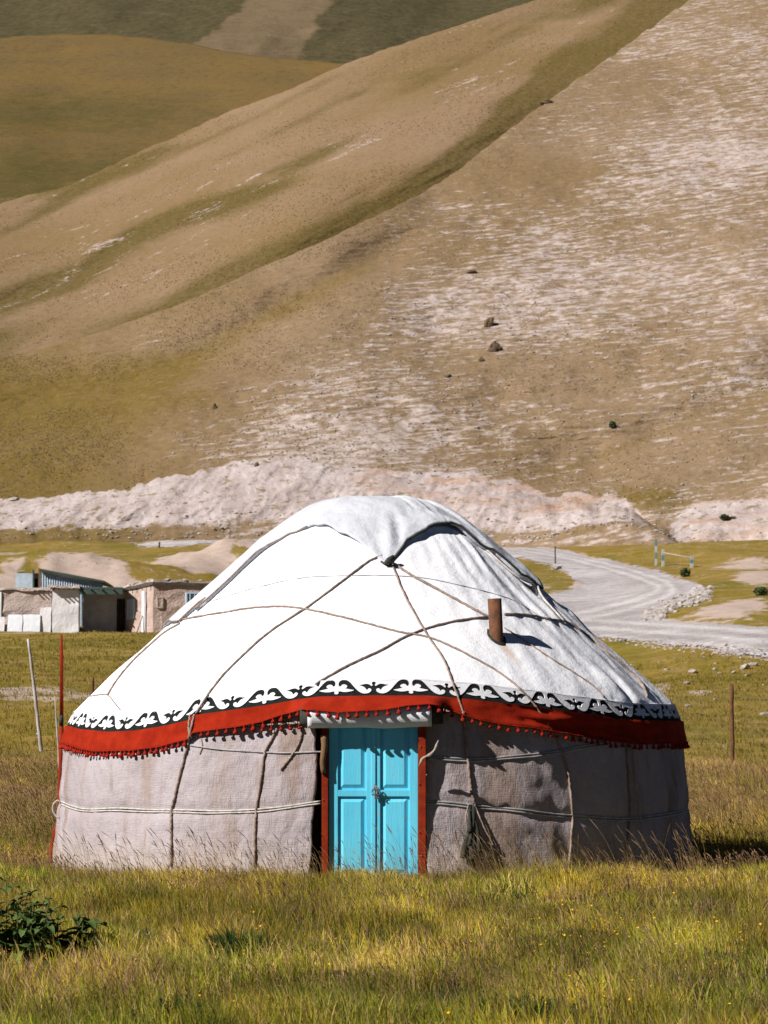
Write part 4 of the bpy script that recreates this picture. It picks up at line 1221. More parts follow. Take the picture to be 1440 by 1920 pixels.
M_DARKWOOD = simple('old_beam', (.06, .05, .04), (.11, .09, .07), 6, .9, .01)

def frame_at(px, py, d, yaw):
    o = at(px, py, d)
    return Matrix.Translation(o) @ Matrix.Rotation(math.radians(yaw), 4, 'Z'), o
def stone_mesh(name, seed, mat, flat=.7):
    rs = random.Random(seed)
    bm = bmesh.new(); bmesh.ops.create_icosphere(bm, subdivisions=1, radius=1)
    for v in bm.verts:
        k = rs.uniform(.72, 1.15); v.co = Vector((v.co.x * k, v.co.y * k * .85, v.co.z * k * flat))
    me = bpy.data.meshes.new(name); bm.to_mesh(me); bm.free(); me.materials.append(mat)
    return me
STONES = [stone_mesh('stone', s, M_STONE) for s in range(6)]

# -- adobe house whose right end the yurt hides
xf, o = frame_at(287, 1187, 119, 0)
xf = xf @ Matrix(((.985, -.43, 0, 0), (.17, .903, 0, 0), (0, 0, 1, 0), (0, 0, 0, 1)))      # the corner is not square
h = thing('adobe_house', o, 'pinkish adobe house with flat roof and barred window, beside the yurt', 'house')
HH = 2.62
box('wall', 0, 5.2, 0, 5.2, -.5, HH, M_ADOBE, h, 0, xf, .03, 7)
rf = box('roof', -.12, 5.35, -.14, 5.3, HH - .02, HH + .13, M_DARKWOOD, h, 0, xf, .05, 5)
box('roof_earth', -.05, 5.28, -.06, 5.2, HH + .12, HH + .25, M_STRAW, rf, 0, xf, .09, 6)
for k in range(9):
    c = xf @ Vector((random.choice((.1, random.uniform(.2, 3.5))), random.uniform(.1, 4.5), HH + .27)); c = xf @ Vector((lerp(-.02, .2, random.random()), .4 + k * .6, HH + .27)) if k < 6 else xf @ Vector((.8 + (k - 6) * .9, .05, HH + .27))
    so = bpy.data.objects.new('roof_stone', STONES[k % 6]); COL.objects.link(so); so.parent = rf
    s_ = random.uniform(.10, .19); so.scale = (s_ * 1.5, s_, s_ * .8); so.location = c - o; so.rotation_euler = (0, 0, random.uniform(0, 3)); ROOTS[so.name] = o
for k in range(7):
    e = [xf @ Vector((-.28, .3 + k * .75, HH - .06)), xf @ Vector((.2, .3 + k * .75, HH - .05))]
    tube('roof_beam', e, .05, M_DARKWOOD, rf)
# left face (x = 0): narrow blue window, pale post
def window(parent, xf, face, a0, a1, z0, z1, bars=0, framemat=M_WINBLUE, glass=M_GLASS):
    """face 'x': on the plane x = 0, a runs along y; face 'y': on y = 0, a runs along x"""
    def bb(name, a0, a1, z0, z1, lo, hi, mat, par):
        if face == 'x': return box(name, lo, hi, a0, a1, z0, z1, mat, par, 0, xf)
        return box(name, a0, a1, lo, hi, z0, z1, mat, par, 0, xf)
    w = bb('window', a0, a1, z0, z0 + .07, -.09, .05, framemat, parent)
    bb('frame', a0, a1, z1 - .07, z1, -.09, .05, framemat, w)
    bb('frame', a0, a0 + .07, z0 + .07, z1 - .07, -.09, .05, framemat, w); bb('frame', a1 - .07, a1, z0 + .07, z1 - .07, -.09, .05, framemat, w)
    bb('pane', a0 + .07, a1 - .07, z0 + .07, z1 - .07, -.065, .05, glass, w)
    for k in range(bars):
        a = lerp(a0 + .1, a1 - .1, (k + .5) / bars)
        bb('bar', a - .022, a + .022, z0 + .07, z1 - .07, -.085, -.067, framemat, w)
    return w
window(h, xf, 'x', 3.0, 4.1, .95, 2.05, 0, M_WINBLUE, M_TIN)
box('post', -.16, -.07, 1.0, 1.4, -.3, 2.35, M_SHEET, h, 0, xf, .02, 2)
window(h, xf, 'y', 1.75, 2.95, .95, 2.22, 4)
window(h, xf, 'y', .18, .52, 1.35, 1.95, 0, M_ADOBE, M_MUD)
box('patch', .42, 1.62, -.075, .02, .12, .92, M_MUD, h, 0, xf, .02, 2)
tube('leaning_pole', [xf @ Vector((-.75, .7, -.2)), xf @ Vector((-.22, 1.1, 1.0))], .05, M_GREYWOOD, h)

# -- open shed between the two houses
xf, o = frame_at(98, 1187, 121, 2)
W = lambda p: (p - 98) * 121 / F
sh = thing('shed', o, 'open-fronted shed with pale end wall and dark doorway', 'shed')
box('wall', W(98), W(148), -.1, .25, -.4, 2.45, M_PLASTER, sh, 0, xf, .035, 5)['label'] = 'pale plastered end wall'
box('wall', W(148), W(232), 2.0, 2.25, -.4, 2.45, M_GREYWALL, sh, 0, xf, .03, 5)['label'] = 'cement back wall'
box('wall', W(98), W(98) + .2, .26, 2.3, -.4, 2.40, M_GREYWALL, sh, 0, xf)
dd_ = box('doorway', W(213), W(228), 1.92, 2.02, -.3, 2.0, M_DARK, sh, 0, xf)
srf = box('roof', W(92), W(150), -.45, 2.5, 2.46, 2.60, M_STRAW, sh, 0, xf, .05, 5)
box('roof_edge', W(143), W(231), -.30, 2.4, 2.40, 2.52, M_TINDARK, srf, 0, xf, .015, 3)
box('beam', W(149), W(230), -.33, -.22, 2.12, 2.38, M_TINDARK, srf, 0, xf)
for k in range(6): tube('roof_beam', [xf @ Vector((W(102) + k * .27, -.62, 2.40)), xf @ Vector((W(102) + k * .27, .2, 2.42))], .045, M_DARKWOOD, srf)
for k in range(4): tube('rafter', [xf @ Vector((W(152) + k * .6, -.95 + .1 * k, 2.35)), xf @ Vector((W(152) + k * .6, 1.9, 2.38))], .05, M_DARKWOOD, srf)
box('step', W(150), W(195), -.6, 1.9, -.5, .02, M_PLASTER, sh, 0, xf, .06, 4)

# -- mud-walled hut at the picture's edge
xf, o = frame_at(-40, 1190, 121.2, 0)
W = lambda p: (p + 40) * 121.2 / F
mh = thing('mud_hut', o, 'brown mud-walled hut at the left edge, white sheets leaning on it', 'house')
box('wall', W(-40), W(97), 0, 4.2, -.5, 2.42, M_MUD, mh, 0, xf, .06, 7)
mr = box('roof', W(-46), W(99), -.12, 4.3, 2.43, 2.60, M_STRAW, mh, 0, xf, .07, 7)
for k in range(5): tube('roof_beam', [xf @ Vector((W(66) + k * .26, -.35, 2.40)), xf @ Vector((W(66) + k * .26, .3, 2.42))], .04, M_DARKWOOD, mr)
box('corner_post', W(-6), W(3), -.09, .01, -.4, 2.35, M_SHEET, mh, 0, xf, .02, 3)
def sheet(x0, x1, y, zt, tilt, mat, label, cat='sheet'):
    o_ = at(x0, 1190, 121.2) + Vector((0, y, 0)); wd = (x1 - x0) * 121.2 / F
    o_.z = gz(o_.x, o_.y) - .05
    m_ = Matrix.Translation(o_) @ Matrix.Rotation(-tilt, 4, 'X')
    b_ = box('leaning_sheet', 0, wd, -.04, 0, 0, zt, mat, None, 0, m_, .02, 4)
    return tag(b_, label, cat, 'sheets leaning on the mud hut')
sheet(17, 44, -.55, 1.0, .28, M_SHEET, 'white sheet leaning on the mud hut, left of the wide pair'); sheet(45, 77, -.50, 1.02, .25, M_SHEET, 'white sheet leaning on the mud hut, right of the wide pair')
sheet(-8, 11, -.5, .85, .3, M_PLASTER, 'grey sheet leaning on the mud hut at the picture edge'); sheet(76, 97, -.35, 1.42, .18, M_PLASTER, 'tall grey board leaning between the mud hut and the shed', 'board')

# -- metal shed behind
xf, o = frame_at(30, 1110, 128, 0)
W = lambda p: (p - 30) * 128 / F
o.z = gz(o.x, o.y)
ms = thing('metal_shed', o, 'tin-clad shed with sloping dark green roof behind the mud hut', 'shed')
k_ = lambda py: (1110 - py) * 128 / F
box('wall', W(29), W(61), 0, .1, -2.6, k_(1075), M_TIN, ms, 0, xf, .01, 2)
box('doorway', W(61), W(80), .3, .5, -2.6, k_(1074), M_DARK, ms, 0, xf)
box('post', W(61), W(64), -.02, .12, -2.6, k_(1068), M_TINDARK, ms, 0, xf); box('post', W(72), W(76), -.02, .12, -2.6, k_(1070), M_WOOD, ms, 0, xf)
nrib = 26
V, Fq = [], []
for i in range(nrib * 2 + 1):
    x = lerp(W(76), W(193), i / (nrib * 2)); y = .05 if i % 2 else -.03
    zt = lerp(k_(1071), k_(1095), i / (nrib * 2)) - .05
    V += [xf @ Vector((x, y, -2.6)), xf @ Vector((x, y, zt))]
for i in range(nrib * 2): Fq.append((2 * i, 2 * i + 2, 2 * i + 3, 2 * i + 1))
mk('corrugated_wall', V, Fq, M_TIN, ms)
V = []
for (x, z) in ((W(74), k_(1070)), (W(197), k_(1093))):
    for y in (-.35, 4.0):
        V += [xf @ Vector((x, y, z)), xf @ Vector((x, y, z + .11))]
mk('roof', V, [(0, 4, 5, 1), (2, 3, 7, 6), (1, 5, 7, 3), (0, 2, 6, 4), (0, 1, 3, 2), (4, 6, 7, 5)], M_TINDARK, ms)
box('wall', W(76), W(195), 3.8, 3.9, -2.6, k_(1098), M_TIN, ms, 0, xf)

# ================================================================== POSTS AND FENCES
def post(name, pxt, pyt, pxb, pyb, d, rad, mat, label, cat, group=None, knots=0, depth=.3, tip=.7, sides=8, dt=0.0, bot=None):
    b = at(pxb, pyb, d); t_ = at(pxt, pyt, d + dt)
    low = b + (b - t_).normalized() * depth
    n = 14
    path = [low.lerp(t_, i / (n - 1)) + Vector((random.uniform(-1, 1), 0, 0)) * rad * .18 for i in range(n)]
    rads = [rad * lerp(1, tip, i / (n - 1)) * random.uniform(.93, 1.07) for i in range(n)]
    vf = [tube_vf(path, rads, sides)]
    for k in range(knots):
        i = 3 + k * 2; c = path[min(i, n - 2)]
        vf.append(tube_vf([c, c + Vector((random.choice((-1, 1)) * rad * 1.7, -.01, rad * .8))], [rad * .5, rad * .25], 6))
    v, f = join_vf(vf)
    return tag(mk(name, v, f, mat, None, True, origin=tuple(b)), label, cat, group)
g = ground_at(75, 1388); dg = g.y - CY
post('wooden_pole', 53, 1198, 75, 1388, 46.5, .042, M_GREYWOOD, 'pale knotty pole leaning in the grass, left of the red pole', 'pole', None, 5, .5)
rp = thing('red_pole', at(113, 1500, 25.6), 'tall red pole standing at the left flank of the yurt', 'pole')
rp.location.z = 0; ROOTS[rp.name] = rp.location.copy()
V, Fq = join_vf([tube_vf([at(115, 1190, 25.6), at(115.4, 1230, 25.6), at(115.4, 1342, 25.6)], [.012, .022, .023], 8)])
mk('upper_pole', V, Fq, M_REDPAINT, rp, True)
tube('joint', [at(115.2, 1341, 25.59), at(114.8, 1360, 25.59)], .026, M_DARKFELT, rp, 8)
V, Fq = tube_vf([at(115, 1358, 25.6), at(114, 1430, 25.6), at(112, 1500, 25.6), at(104, 1650, 25.6)], [.026, .027, .027, .026], 8)
mk('lower_pole', V, Fq, M_REDPAINT, rp, True)
post('thin_stick', 103, 1305, 113, 1470, 25.9, .014, M_GREYWOOD, 'thin grey stick beside the red pole', 'stick', None, 0, .9, .6)
post('red_stake', 106, 1548, 95, 1612, 25.05, .032, M_REDPAINT, 'short red stake slanting out at the foot of the yurt', 'stake', None, 0, .2, .9)
g = ground_at(174, 1303)
post('fence_post', 174, 1270, 174, 1305, g.y - CY, .045, M_RUST, 'short rusty post beside the dirt track, left of the yurt', 'post', None, 0, .4, 1)
fp = post('fence_post', 1372, 1283, 1374, 1440, 43.5, .040, M_RUST, 'brown fence post standing right of the yurt', 'post', None, 0, .5, .95)
# chain-link netting hung on it
fd = 43.6
fn = thing('wire_fence', at(1330, 1440, fd), 'thin chain-link wire fence behind the yurt on the right', 'fence')
M_WIRE = simple('wire', (.26, .24, .20), (.16, .13, .10), 10, .6, 0)
x0, x1 = at(900, 1400, fd).x, at(1640, 1400, fd).x
zlo = lambda x: gz(x, CY + fd) + .02
ztop = at(0, 1309, fd).z
yf = CY + fd
for q in (0.0, .5):
    pth = [Vector((lerp(x0, x1, i / 30), yf, lerp(ztop, zlo(lerp(x0, x1, i / 30)) + .05, q) - (.02 * math.sin(i * .9)))) for i in range(31)]
    tube('line_wire', pth, .0035, M_WIRE, fn, 5)
hgt = ztop - zlo((x0 + x1) / 2)
step = .09
dv = []
k = x0 - hgt
while k < x1:
    for s in (1, -1):
        a = Vector((k, yf + .004 * s, zlo(0) if s > 0 else ztop)); b = Vector((k + hgt, yf + .004 * s, ztop if s > 0 else zlo(0)))
        if a.x < x0: a = a.lerp(b, (x0 - a.x) / (b.x - a.x))
        if b.x > x1: b = a.lerp(b, (x1 - a.x) / (b.x - a.x))
        dv.append(tube_vf([a, b], .0011, 3, False))
    k += step
v, f = join_vf(dv); tag(mk('netting', v, f, M_WIRE, fn), kind='stuff')
tag(post('fence_post', 1700, 1285, 1700, 1440, 43.6, .040, M_RUST, 'brown fence post standing outside the right edge', 'post'), None)
bpy.data.objects.remove(bpy.data.objects['fence_post.002'])
# far posts by the road
M_WHITEPOST = simple('white_paint', (.42, .42, .40), (.32, .32, .30), 5, .7, 0)
M_TEAL = simple('teal_paint', (.08, .17, .17), (.12, .22, .22), 5, .7, 0)
def marker(pxt, pyt, pyb, label, w=.085, stripes=4):
    b = ground_at(pxt, pyb); d = b.y - CY; hh = (pyb - pyt) * d / F
    t_ = thing('marker_post', b, label, 'post', 'posts along the gravel road')
    for k in range(stripes):
        box('stripe', b.x - w, b.x + w, b.y - w, b.y + w, b.z - (.3 if k == 0 else 0) + hh * k / stripes, b.z + hh * (k + 1) / stripes, (M_WHITEPOST, M_TEAL)[k % 2], t_)
    return t_, b, hh
marker(1230, 1012, 1060, 'tall striped white and teal post, leftmost of three by the road bend', .10)
_, b2, h2 = marker(1243, 1030, 1062, 'shorter pale post just right of the tall striped post', .12, 3)
_, b3, h3 = marker(1297, 1042, 1064, 'low striped post, rightmost of three by the road bend', .14, 3)
rl = tube('rail', [b2 + Vector((0, -.13, h2 * .8)), b3 + Vector((0, -.15, h3 * .8))], .05, M_GREYWOOD, None)
tag(rl, 'thin pale rail joining the two shorter roadside posts', 'rail')
b = ground_at(1041, 1058); post('roadside_post', 1041, 1024, 1041, 1058, b.y - CY, .07, M_DARKWOOD, 'thin dark post alone on the near edge of the road bend', 'post', None, 0, .3, .9)
b = ground_at(299, 1027); post('roadside_post', 299, 1016, 299, 1028, b.y - CY, .10, M_DARKWOOD, 'small dark post beside the road, above the adobe house', 'post', None, 0, .3, .9)

# ================================================================== STONES, OUTCROPS, SHRUBS
SPOT = [(1340, 1256, .17, 'flat white stone on the grass, leftmost of the pale cluster below the road'), (1398, 1254, .34, 'long white stone on the grass, largest of the pale cluster below the road'),
        (1410, 1248, .26, 'white stone touching the right end of the longest stone below the road'), (1376, 1262, .16, 'small white stone below the longest stone, left of centre'), (1401, 1269, .17, 'small round white stone below the longest stone'),
        (1251, 1256, .15, 'small white stone near the bare soil patch right of the yurt'), (1288, 1283, .18, 'grey stone between the bare patch and the fence post'), (1298, 1262, .3, 'pink flat stone on the slope right of the yurt'),
        (1168, 1203, .24, 'white stone at the foot of the road bank, just above the yurt roof'), (1355, 1213, .3, 'white stone at the foot of the road bank, right of centre'), (1290, 1325, .13, 'small pale stone beside the right edge of the yurt'),
        (1434, 1340, .14, 'small pale stone at the right picture edge near the fence'), (207, 1277, .10, 'tiny white stone in the grass left of the yurt roof'), (28, 938, .55, 'white boulder on the upper edge of the cut bank, far left'),
        (304, 1095, .36, 'white rock behind the adobe house roof'), (325, 1008, 1.2, 'white boulder above the road, left of the yurt crown'), (1044, 1068, .55, 'brown boulder at the road edge beside the thin dark post')]
for i, (a, b_, s_, lab) in enumerate(SPOT):
    g = hill_pt(a, b_) if b_ < 1000 else ground_at(a, b_)
    o = bpy.data.objects.new('stone', STONES[i % 6]); COL.objects.link(o)
    o.location = g + Vector((0, 0, s_ * .2)); o.scale = (s_ * 1.25, s_, s_ * .75); o.rotation_euler = (random.uniform(-.2, .2), random.uniform(-.2, .2), random.uniform(0, 6))
    tag(o, lab, 'stone', 'pale stones lying on the slopes')
def scatter_rocks(name, pts, mat, label, smin, smax):
    base = [np.array([tuple(v.co) for v in me.vertices]) for me in STONES]; fac = [[tuple(p.vertices) for p in me.polygons] for me in STONES]
    V, Fq = [], []
    for k, g in enumerate(pts):
        i = k % 6; s_ = random.uniform(smin, smax); a = random.uniform(0, 6.28)
        B = base[i] * s_ * np.array([random.uniform(.8, 1.5), 1, random.uniform(.6, 1)])
        x = B[:, 0] * math.cos(a) - B[:, 1] * math.sin(a); y = B[:, 0] * math.sin(a) + B[:, 1] * math.cos(a)
        off = len(V); V += np.stack([x + g[0], y + g[1], B[:, 2] + g[2] + s_ * .1], -1).tolist(); Fq += [tuple(q + off for q in f_) for f_ in fac[i]]
    return tag(mk(name, V, Fq, mat), label, 'rubble', None, 'stuff')
pts = []
for k in range(300):
    t_ = random.random(); a = lerp(1208, 1332, t_) + random.gauss(0, 7); b_ = lerp(1157, 1110, t_) + random.gauss(0, 7)
    pts.append(tuple(ground_at(a, b_)))
scatter_rocks('rubble', pts, M_STONE, 'heap of loose stones along the inner edge of the road bend', .10, .30)
pts = [tuple(ground_at(random.uniform(1060, 1470), 0 + 1183 + 3) + Vector((0, 0, 0))) for k in range(0)]
for k in range(520):
    a = random.uniform(1050, 1500); b_ = 1187 + (a - 1060) * .095 + random.uniform(-6, 16) * sstep(1000, 1300, a)
    pts.append(tuple(ground_at(a, float(b_))))
scatter_rocks('bank_gravel', pts, M_STONE, 'stones on the bank below the gravel road', .04, .12)
pts = []
for k in range(110):
    a = random.choice((random.uniform(0, 380), random.uniform(1130, 1500), random.uniform(940, 1080))); b_ = random.uniform(1030, 1110) if a < 900 else (random.uniform(1215, 1345) if a > 1120 else random.uniform(1055, 1120))
    pts.append(tuple(ground_at(a, b_)))
scatter_rocks('scattered_pebbles', pts, M_STONE, 'small pale pebbles scattered over the slopes', .03, .10)
pts = []
for k in range(380):
    a = random.uniform(-20, 1460); f_ = random.uniform(-.15, .9) ** 1
    b_ = lerp(float(tab(a, SC_FOOT)), float(tab(a, SC_TOP)), f_ * random.random())
    pts.append(tuple(hill_pt(a, b_)))
scatter_rocks('bank_scree', pts, M_STONE, 'loose stones lying on the pale cut bank', .08, .24)
def outcrop(px, py, w, hgt_, label, seed, mat=M_DARKROCK):
    g = hill_pt(px, py); d = g.y - CY
    sw, sh_ = w * d / F / 2, hgt_ * d / F / 2
    bm = bmesh.new(); bmesh.ops.create_icosphere(bm, subdivisions=3, radius=1)
    for v in bm.verts:
        n_ = v.co.copy(); k = 1 + .45 * float(fbm(n_.x * 1.7 + seed, n_.y * 1.7, n_.z * 1.7, 4, seed))
        v.co = Vector((n_.x * sw * k, n_.y * sw * .6 * k, n_.z * sh_ * k + n_.x * sh_ * .3))
    me = bpy.data.meshes.new('rock_outcrop'); bm.to_mesh(me); bm.free()
    o = link('rock_outcrop', me, mat, None, False); o.location = g + Vector((0, -sw * .1, 0))
    return tag(o, label, 'rock', 'dark rocks on the near hillside')
outcrop(916, 610, 20, 26, 'upper of two dark rock outcrops on the pale slope', 3); outcrop(926, 656, 24, 30, 'lower and larger of the two dark rock outcrops', 8)
outcrop(902, 677, 10, 12, 'small dark green rock below the two outcrops', 11); outcrop(885, 511, 20, 9, 'low dark ledge above the pale scree patch', 14)
outcrop(402, 766, 8, 18, 'narrow dark rock above the cut bank, left', 19); outcrop(482, 874, 8, 12, 'small dark rock on the lip of the cut bank', 23)
outcrop(840, 706, 14, 8, 'small dark ledge beside a pale gully', 27); outcrop(1366, 972, 22, 8, 'dark hollow rock on the right cut bank', 29); outcrop(1025, 190, 22, 9, 'rock notch on the skyline of the near spur', 31)

# ================================================================== VEGETATION
def leaf_material(name, rough=.7, trans=.45):
    m = NT(name, rough, .15)
    c = m.attr('tint', True)
    m.color(c)
    tr = m.n('ShaderNodeBsdfTranslucent'); m.t.links.new(c, tr.inputs['Color'])
    mx = m.n('ShaderNodeMixShader'); mx.inputs[0].default_value = trans
    out = m.t.nodes['Material Output']
    m.t.links.new(m.b.outputs[0], mx.inputs[1]); m.t.links.new(tr.outputs[0], mx.inputs[2]); m.t.links.new(mx.outputs[0], out.inputs['Surface'])
    return m.m
M_GRASS = leaf_material('grass_blades')
CLEAR = [((q - 720) * e / F, CY + e - .1, r) for q, e, r in ((20, 15.4, .42), (118, 15.7, .36), (445, 15.6, .15))]
def sample_ground(n, d0, d1, p0, p1, power=1.0):
    d = (RNG.random(n) * (d1 ** (power + 1) - d0 ** (power + 1)) + d0 ** (power + 1)) ** (1 / (power + 1))
    px = RNG.uniform(p0, p1, n)
    x = (px - 720) * d / F; y = CY + d
    keep = np.hypot(x - YC.x, y - YC.y) > 3.60
    for (cx, cy, cr) in CLEAR: keep &= np.hypot(x - cx, (y - cy) * .8) > cr * RNG.uniform(.55, 1.1, n)
    return x[keep], y[keep], d[keep], px[keep]
def blades(x, y, h, w, lean, cols, bend=.5, az=None):
    """curved blades of grass: three segments each"""
    n = len(x)
    z = ground_z(x, y) - .02
    a = RNG.uniform(0, 2 * math.pi, n) if az is None else az
    face = RNG.uniform(0, math.pi, n)
    lx, ly = np.cos(a) * lean * h, np.sin(a) * lean * h
    V = np.zeros((n, 7, 3)); C = np.zeros((n, 7, 3))
    for i, t in enumerate((0, .38, .72)):
        cx = x + lx * t ** 1.8; cy = y + ly * t ** 1.8; cz = z + h * (t - bend * .25 * t * t)
        ww = w * (1 - .55 * t)
        for k, s in enumerate((-1, 1)):
            V[:, i * 2 + k, 0] = cx + s * np.cos(face) * ww; V[:, i * 2 + k, 1] = cy + s * np.sin(face) * ww; V[:, i * 2 + k, 2] = cz
            C[:, i * 2 + k] = cols
    V[:, 6, 0] = x + lx; V[:, 6, 1] = y + ly; V[:, 6, 2] = z + h * (1 - bend * .25); C[:, 6] = cols
    b = (np.arange(n) * 7)[:, None]
    quads = np.concatenate([b + np.array([[0, 1, 3, 2]]), b + np.array([[2, 3, 5, 4]])], 0)
    tris_ = b + np.array([[4, 5, 6]])
    loops = np.concatenate([quads.ravel(), tris_.ravel()])
    starts = np.concatenate([np.arange(len(quads)) * 4, len(quads) * 4 + np.arange(n) * 3])
    totals = np.concatenate([np.full(len(quads), 4), np.full(n, 3)])
    return V.reshape(-1, 3), C.reshape(-1, 3), loops, starts, totals
YEL, GREEN, STRAW, PURP, DEEP = [np.array(c) for c in ((.57, .435, .050), (.34, .345, .036), (.70, .49, .20), (.46, .29, .17), (.11, .15, .028))]
def patch_cols(x, y, n):
    p1 = fbm(x / 1.1, y / 1.7, 0, 3, 301); p2 = fbm(x / .55, y / .9, 0, 3, 305); p3 = fbm(x / 2.1, y / 1.6, 0, 2, 309)
    r = RNG.random(n)
    ws = np.stack([.75 + 1.1 * p1, .95 - 1.3 * p1 + .5 * p3 + .3 * sstep(-9.2, -11.6, y), .30 + .9 * p2, .12 + 2.0 * np.clip(-p2 - .05, 0, 1) * sstep(-.1, .3, p3) + 1.2 * np.exp(-((x + 1.95) / .45) ** 2 - ((y + 10.6) / .8) ** 2), .10 + .8 * np.clip(-p1 - .15, 0, 1)], 1)
    ws = np.clip(ws, .02, None); ws /= ws.sum(1, keepdims=True)
    cum = np.cumsum(ws, 1); k = (r[:, None] > cum).sum(1).clip(0, 4)
    base = np.stack([YEL, GREEN, STRAW, PURP, DEEP])[k]
    tone = np.clip(1.0 + .6 * fbm(x / .7, y / 1.0, 0, 3, 313), .6, 1.45)[:, None]
    return base * tone * RNG.uniform(.65, 1.25, (n, 1)) * RNG.uniform(.92, 1.08, (n, 3))
LEFT = math.pi          # the wind leans everything to the left
def meadow(name, n, d0, d1, p0, p1, hmin, hmax, w, label, power=1.0, dead=None, mute=0.0):
    x, y, d, px = sample_ground(n, d0, d1, p0, p1, power)
    q = RNG.random(len(x)) < np.clip(.62 + .75 * fbm(x / .28, y / .42, 0, 2, 327), .12, 1); x, y, d, px = x[q], y[q], d[q], px[q]
    k = len(x)
    hp = fbm(x / .8, y / 1.1, 0, 3, 321) + .7 * fbm(x / .2, y / .3, 0, 2, 329)
    h = RNG.uniform(hmin, hmax, k) * np.clip(1 + .32 * hp, .4, 1.6)
    h = h * np.where(y > -3.2, lerp(.42, 1.0, sstep(3.7, 6.0, np.hypot(x - YC.x, y))), 1.0)
    az = LEFT + RNG.normal(0, 1.5, k)
    cols = patch_cols(x, y, k)
    if dead is not None: cols = cols * (1 - dead(x, y, d, px)[:, None]) + (STRAW * .62 + PURP * .28)[None] * dead(x, y, d, px)[:, None] * RNG.uniform(.6, 1.2, (k, 1))
    cols = cols * (1 - mute) + mute * np.array([.235, .185, .035])[None] * RNG.uniform(.7, 1.25, (k, 1))
    V, C, l, s, t = blades(x, y, h, w * (np.maximum(d, 16) / 16) * RNG.uniform(.6, 1.3, k), RNG.uniform(.05, .6, k), cols, .5, az)
    o = fast_mesh(name, V, l, s, t, M_GRASS, None, C, False)
    return tag(o, label, 'grass', None, 'stuff')
meadow('meadow_grass', 210000, 11.0, 22.2, -60, 1500, .10, .23, .0032, 'tangled green and yellow meadow grass in front of the yurt')
def deadness(x, y, d, px):
    row = HZ - (ground_z(x, y) - ZC) * F / d
    L = np.where(px < 400, sstep(1360, 1410, row) * sstep(1580, 1545, row), sstep(1400, 1450, row) * sstep(1570, 1520, row))
    return np.clip(L * (.62 + .5 * fbm(x / 1.5, y / 2.5, 0, 3, 331)), 0, 1)
meadow('tall_dry_grass', 46000, 22.0, 44, -60, 175, .16, .34, .0030, 'tall brownish grass left of the yurt', 0.2, deadness)
meadow('tall_dry_grass', 42000, 22.0, 44, 1235, 1500, .15, .32, .0030, 'tall brownish grass right of the yurt', 0.2, deadness)
meadow('pasture_grass', 42000, 43, 112, -60, 420, .06, .15, .0034, 'short pasture grass below the huts', -0.3, None, .8)
meadow('pasture_grass', 36000, 43, 106, 1080, 1500, .06, .15, .0034, 'short pasture grass below the road', -0.3, None, .8)

# stalks with seed heads, leaning left
def seed_stalks(name, x, y, hmin, hmax, headcol, label, rad=.0016, head=.07):
    n = len(x); z = ground_z(x, y)
    V, C, L = [], [], []
    segs, sides = 7, 3
    h = RNG.uniform(hmin, hmax, n); a = LEFT + RNG.normal(0, .75, n); lean = RNG.uniform(.15, .55, n); droop = RNG.uniform(0, 1, n) ** 2
    h = h * np.where(y > -3.0, lerp(.5, 1.0, sstep(3.7, 6.0, np.hypot(x - YC.x, y))), 1.0)
    ts = np.array([0, .35, .65, .82, .89, .96, 1.0])
    rs = np.array([1, .9, .8, .7, 2.6, 2.3, .5])
    P = np.zeros((n, segs, 3))
    for i, t in enumerate(ts):
        off = lean * h * t ** 2.0
        P[:, i, 0] = x + np.cos(a) * off; P[:, i, 1] = y + np.sin(a) * off
        P[:, i, 2] = z + h * (t - .18 * droop * np.clip(t - .7, 0, 1) * 6 * t)
    V = np.zeros((n, segs, sides, 3)); C = np.zeros((n, segs, sides, 3))
    stem = (STRAW * .75)[None] * RNG.uniform(.7, 1.15, (n, 1)); hc = headcol[None] * RNG.uniform(.65, 1.25, (n, 1))
    for i in range(segs):
        for k in range(sides):
            an = 2 * math.pi * k / sides
            r = rad * rs[i]
            V[:, i, k, 0] = P[:, i, 0] + math.cos(an) * r; V[:, i, k, 1] = P[:, i, 1] + math.sin(an) * r; V[:, i, k, 2] = P[:, i, 2] + .3 * r * math.cos(an)
            C[:, i, k] = hc if i >= 4 else stem
    b = (np.arange(n) * segs * sides)[:, None]
    q = [b + np.array([[i * sides + k, i * sides + (k + 1) % sides, (i + 1) * sides + (k + 1) % sides, (i + 1) * sides + k]]) for i in range(segs - 1) for k in range(sides)]
    q = np.concatenate(q); m_ = len(q)
    o = fast_mesh(name, V.reshape(-1, 3), q.ravel(), np.arange(m_) * 4, np.full(m_, 4), M_GRASS, None, C.reshape(-1, 3))
    return tag(o, label, 'grass', None, 'stuff')
x, y, d, px = sample_ground(3600, 12.5, 21.9, -40, 1480)
k = (fbm(x / 1.2, y / 1.5, 0, 3, 341) + .15 * (d > 18.5)) > -.1
seed_stalks('seed_stalks', x[k], y[k], .18, .34, PURP * .85, 'thin stalks with purplish seed heads among the grass')
x, y, d, px = sample_ground(560, 19.6, 21.45, 90, 1330)
keep = RNG.random(len(x)) < np.where((px > 820) & (px < 1080), 1.0, np.where((px > 560) & (px < 820), .45, .7))
seed_stalks('wall_stalks', x[keep], y[keep], .34, .62, PURP * .75, 'taller seed stalks rising against the yurt wall', .0017, .09)
x, y, d, px = sample_ground(2600, 22, 40, -40, 150, .3)
seed_stalks('seed_stalks', x, y, .3, .5, PURP * .9, 'seed stalks in the brownish grass left of the yurt', .0025)
x, y, d, px = sample_ground(2200, 22, 40, 1260, 1480, .3)
seed_stalks('seed_stalks', x, y, .28, .46, PURP * .9, 'seed stalks in the brownish grass right of the yurt', .0025)

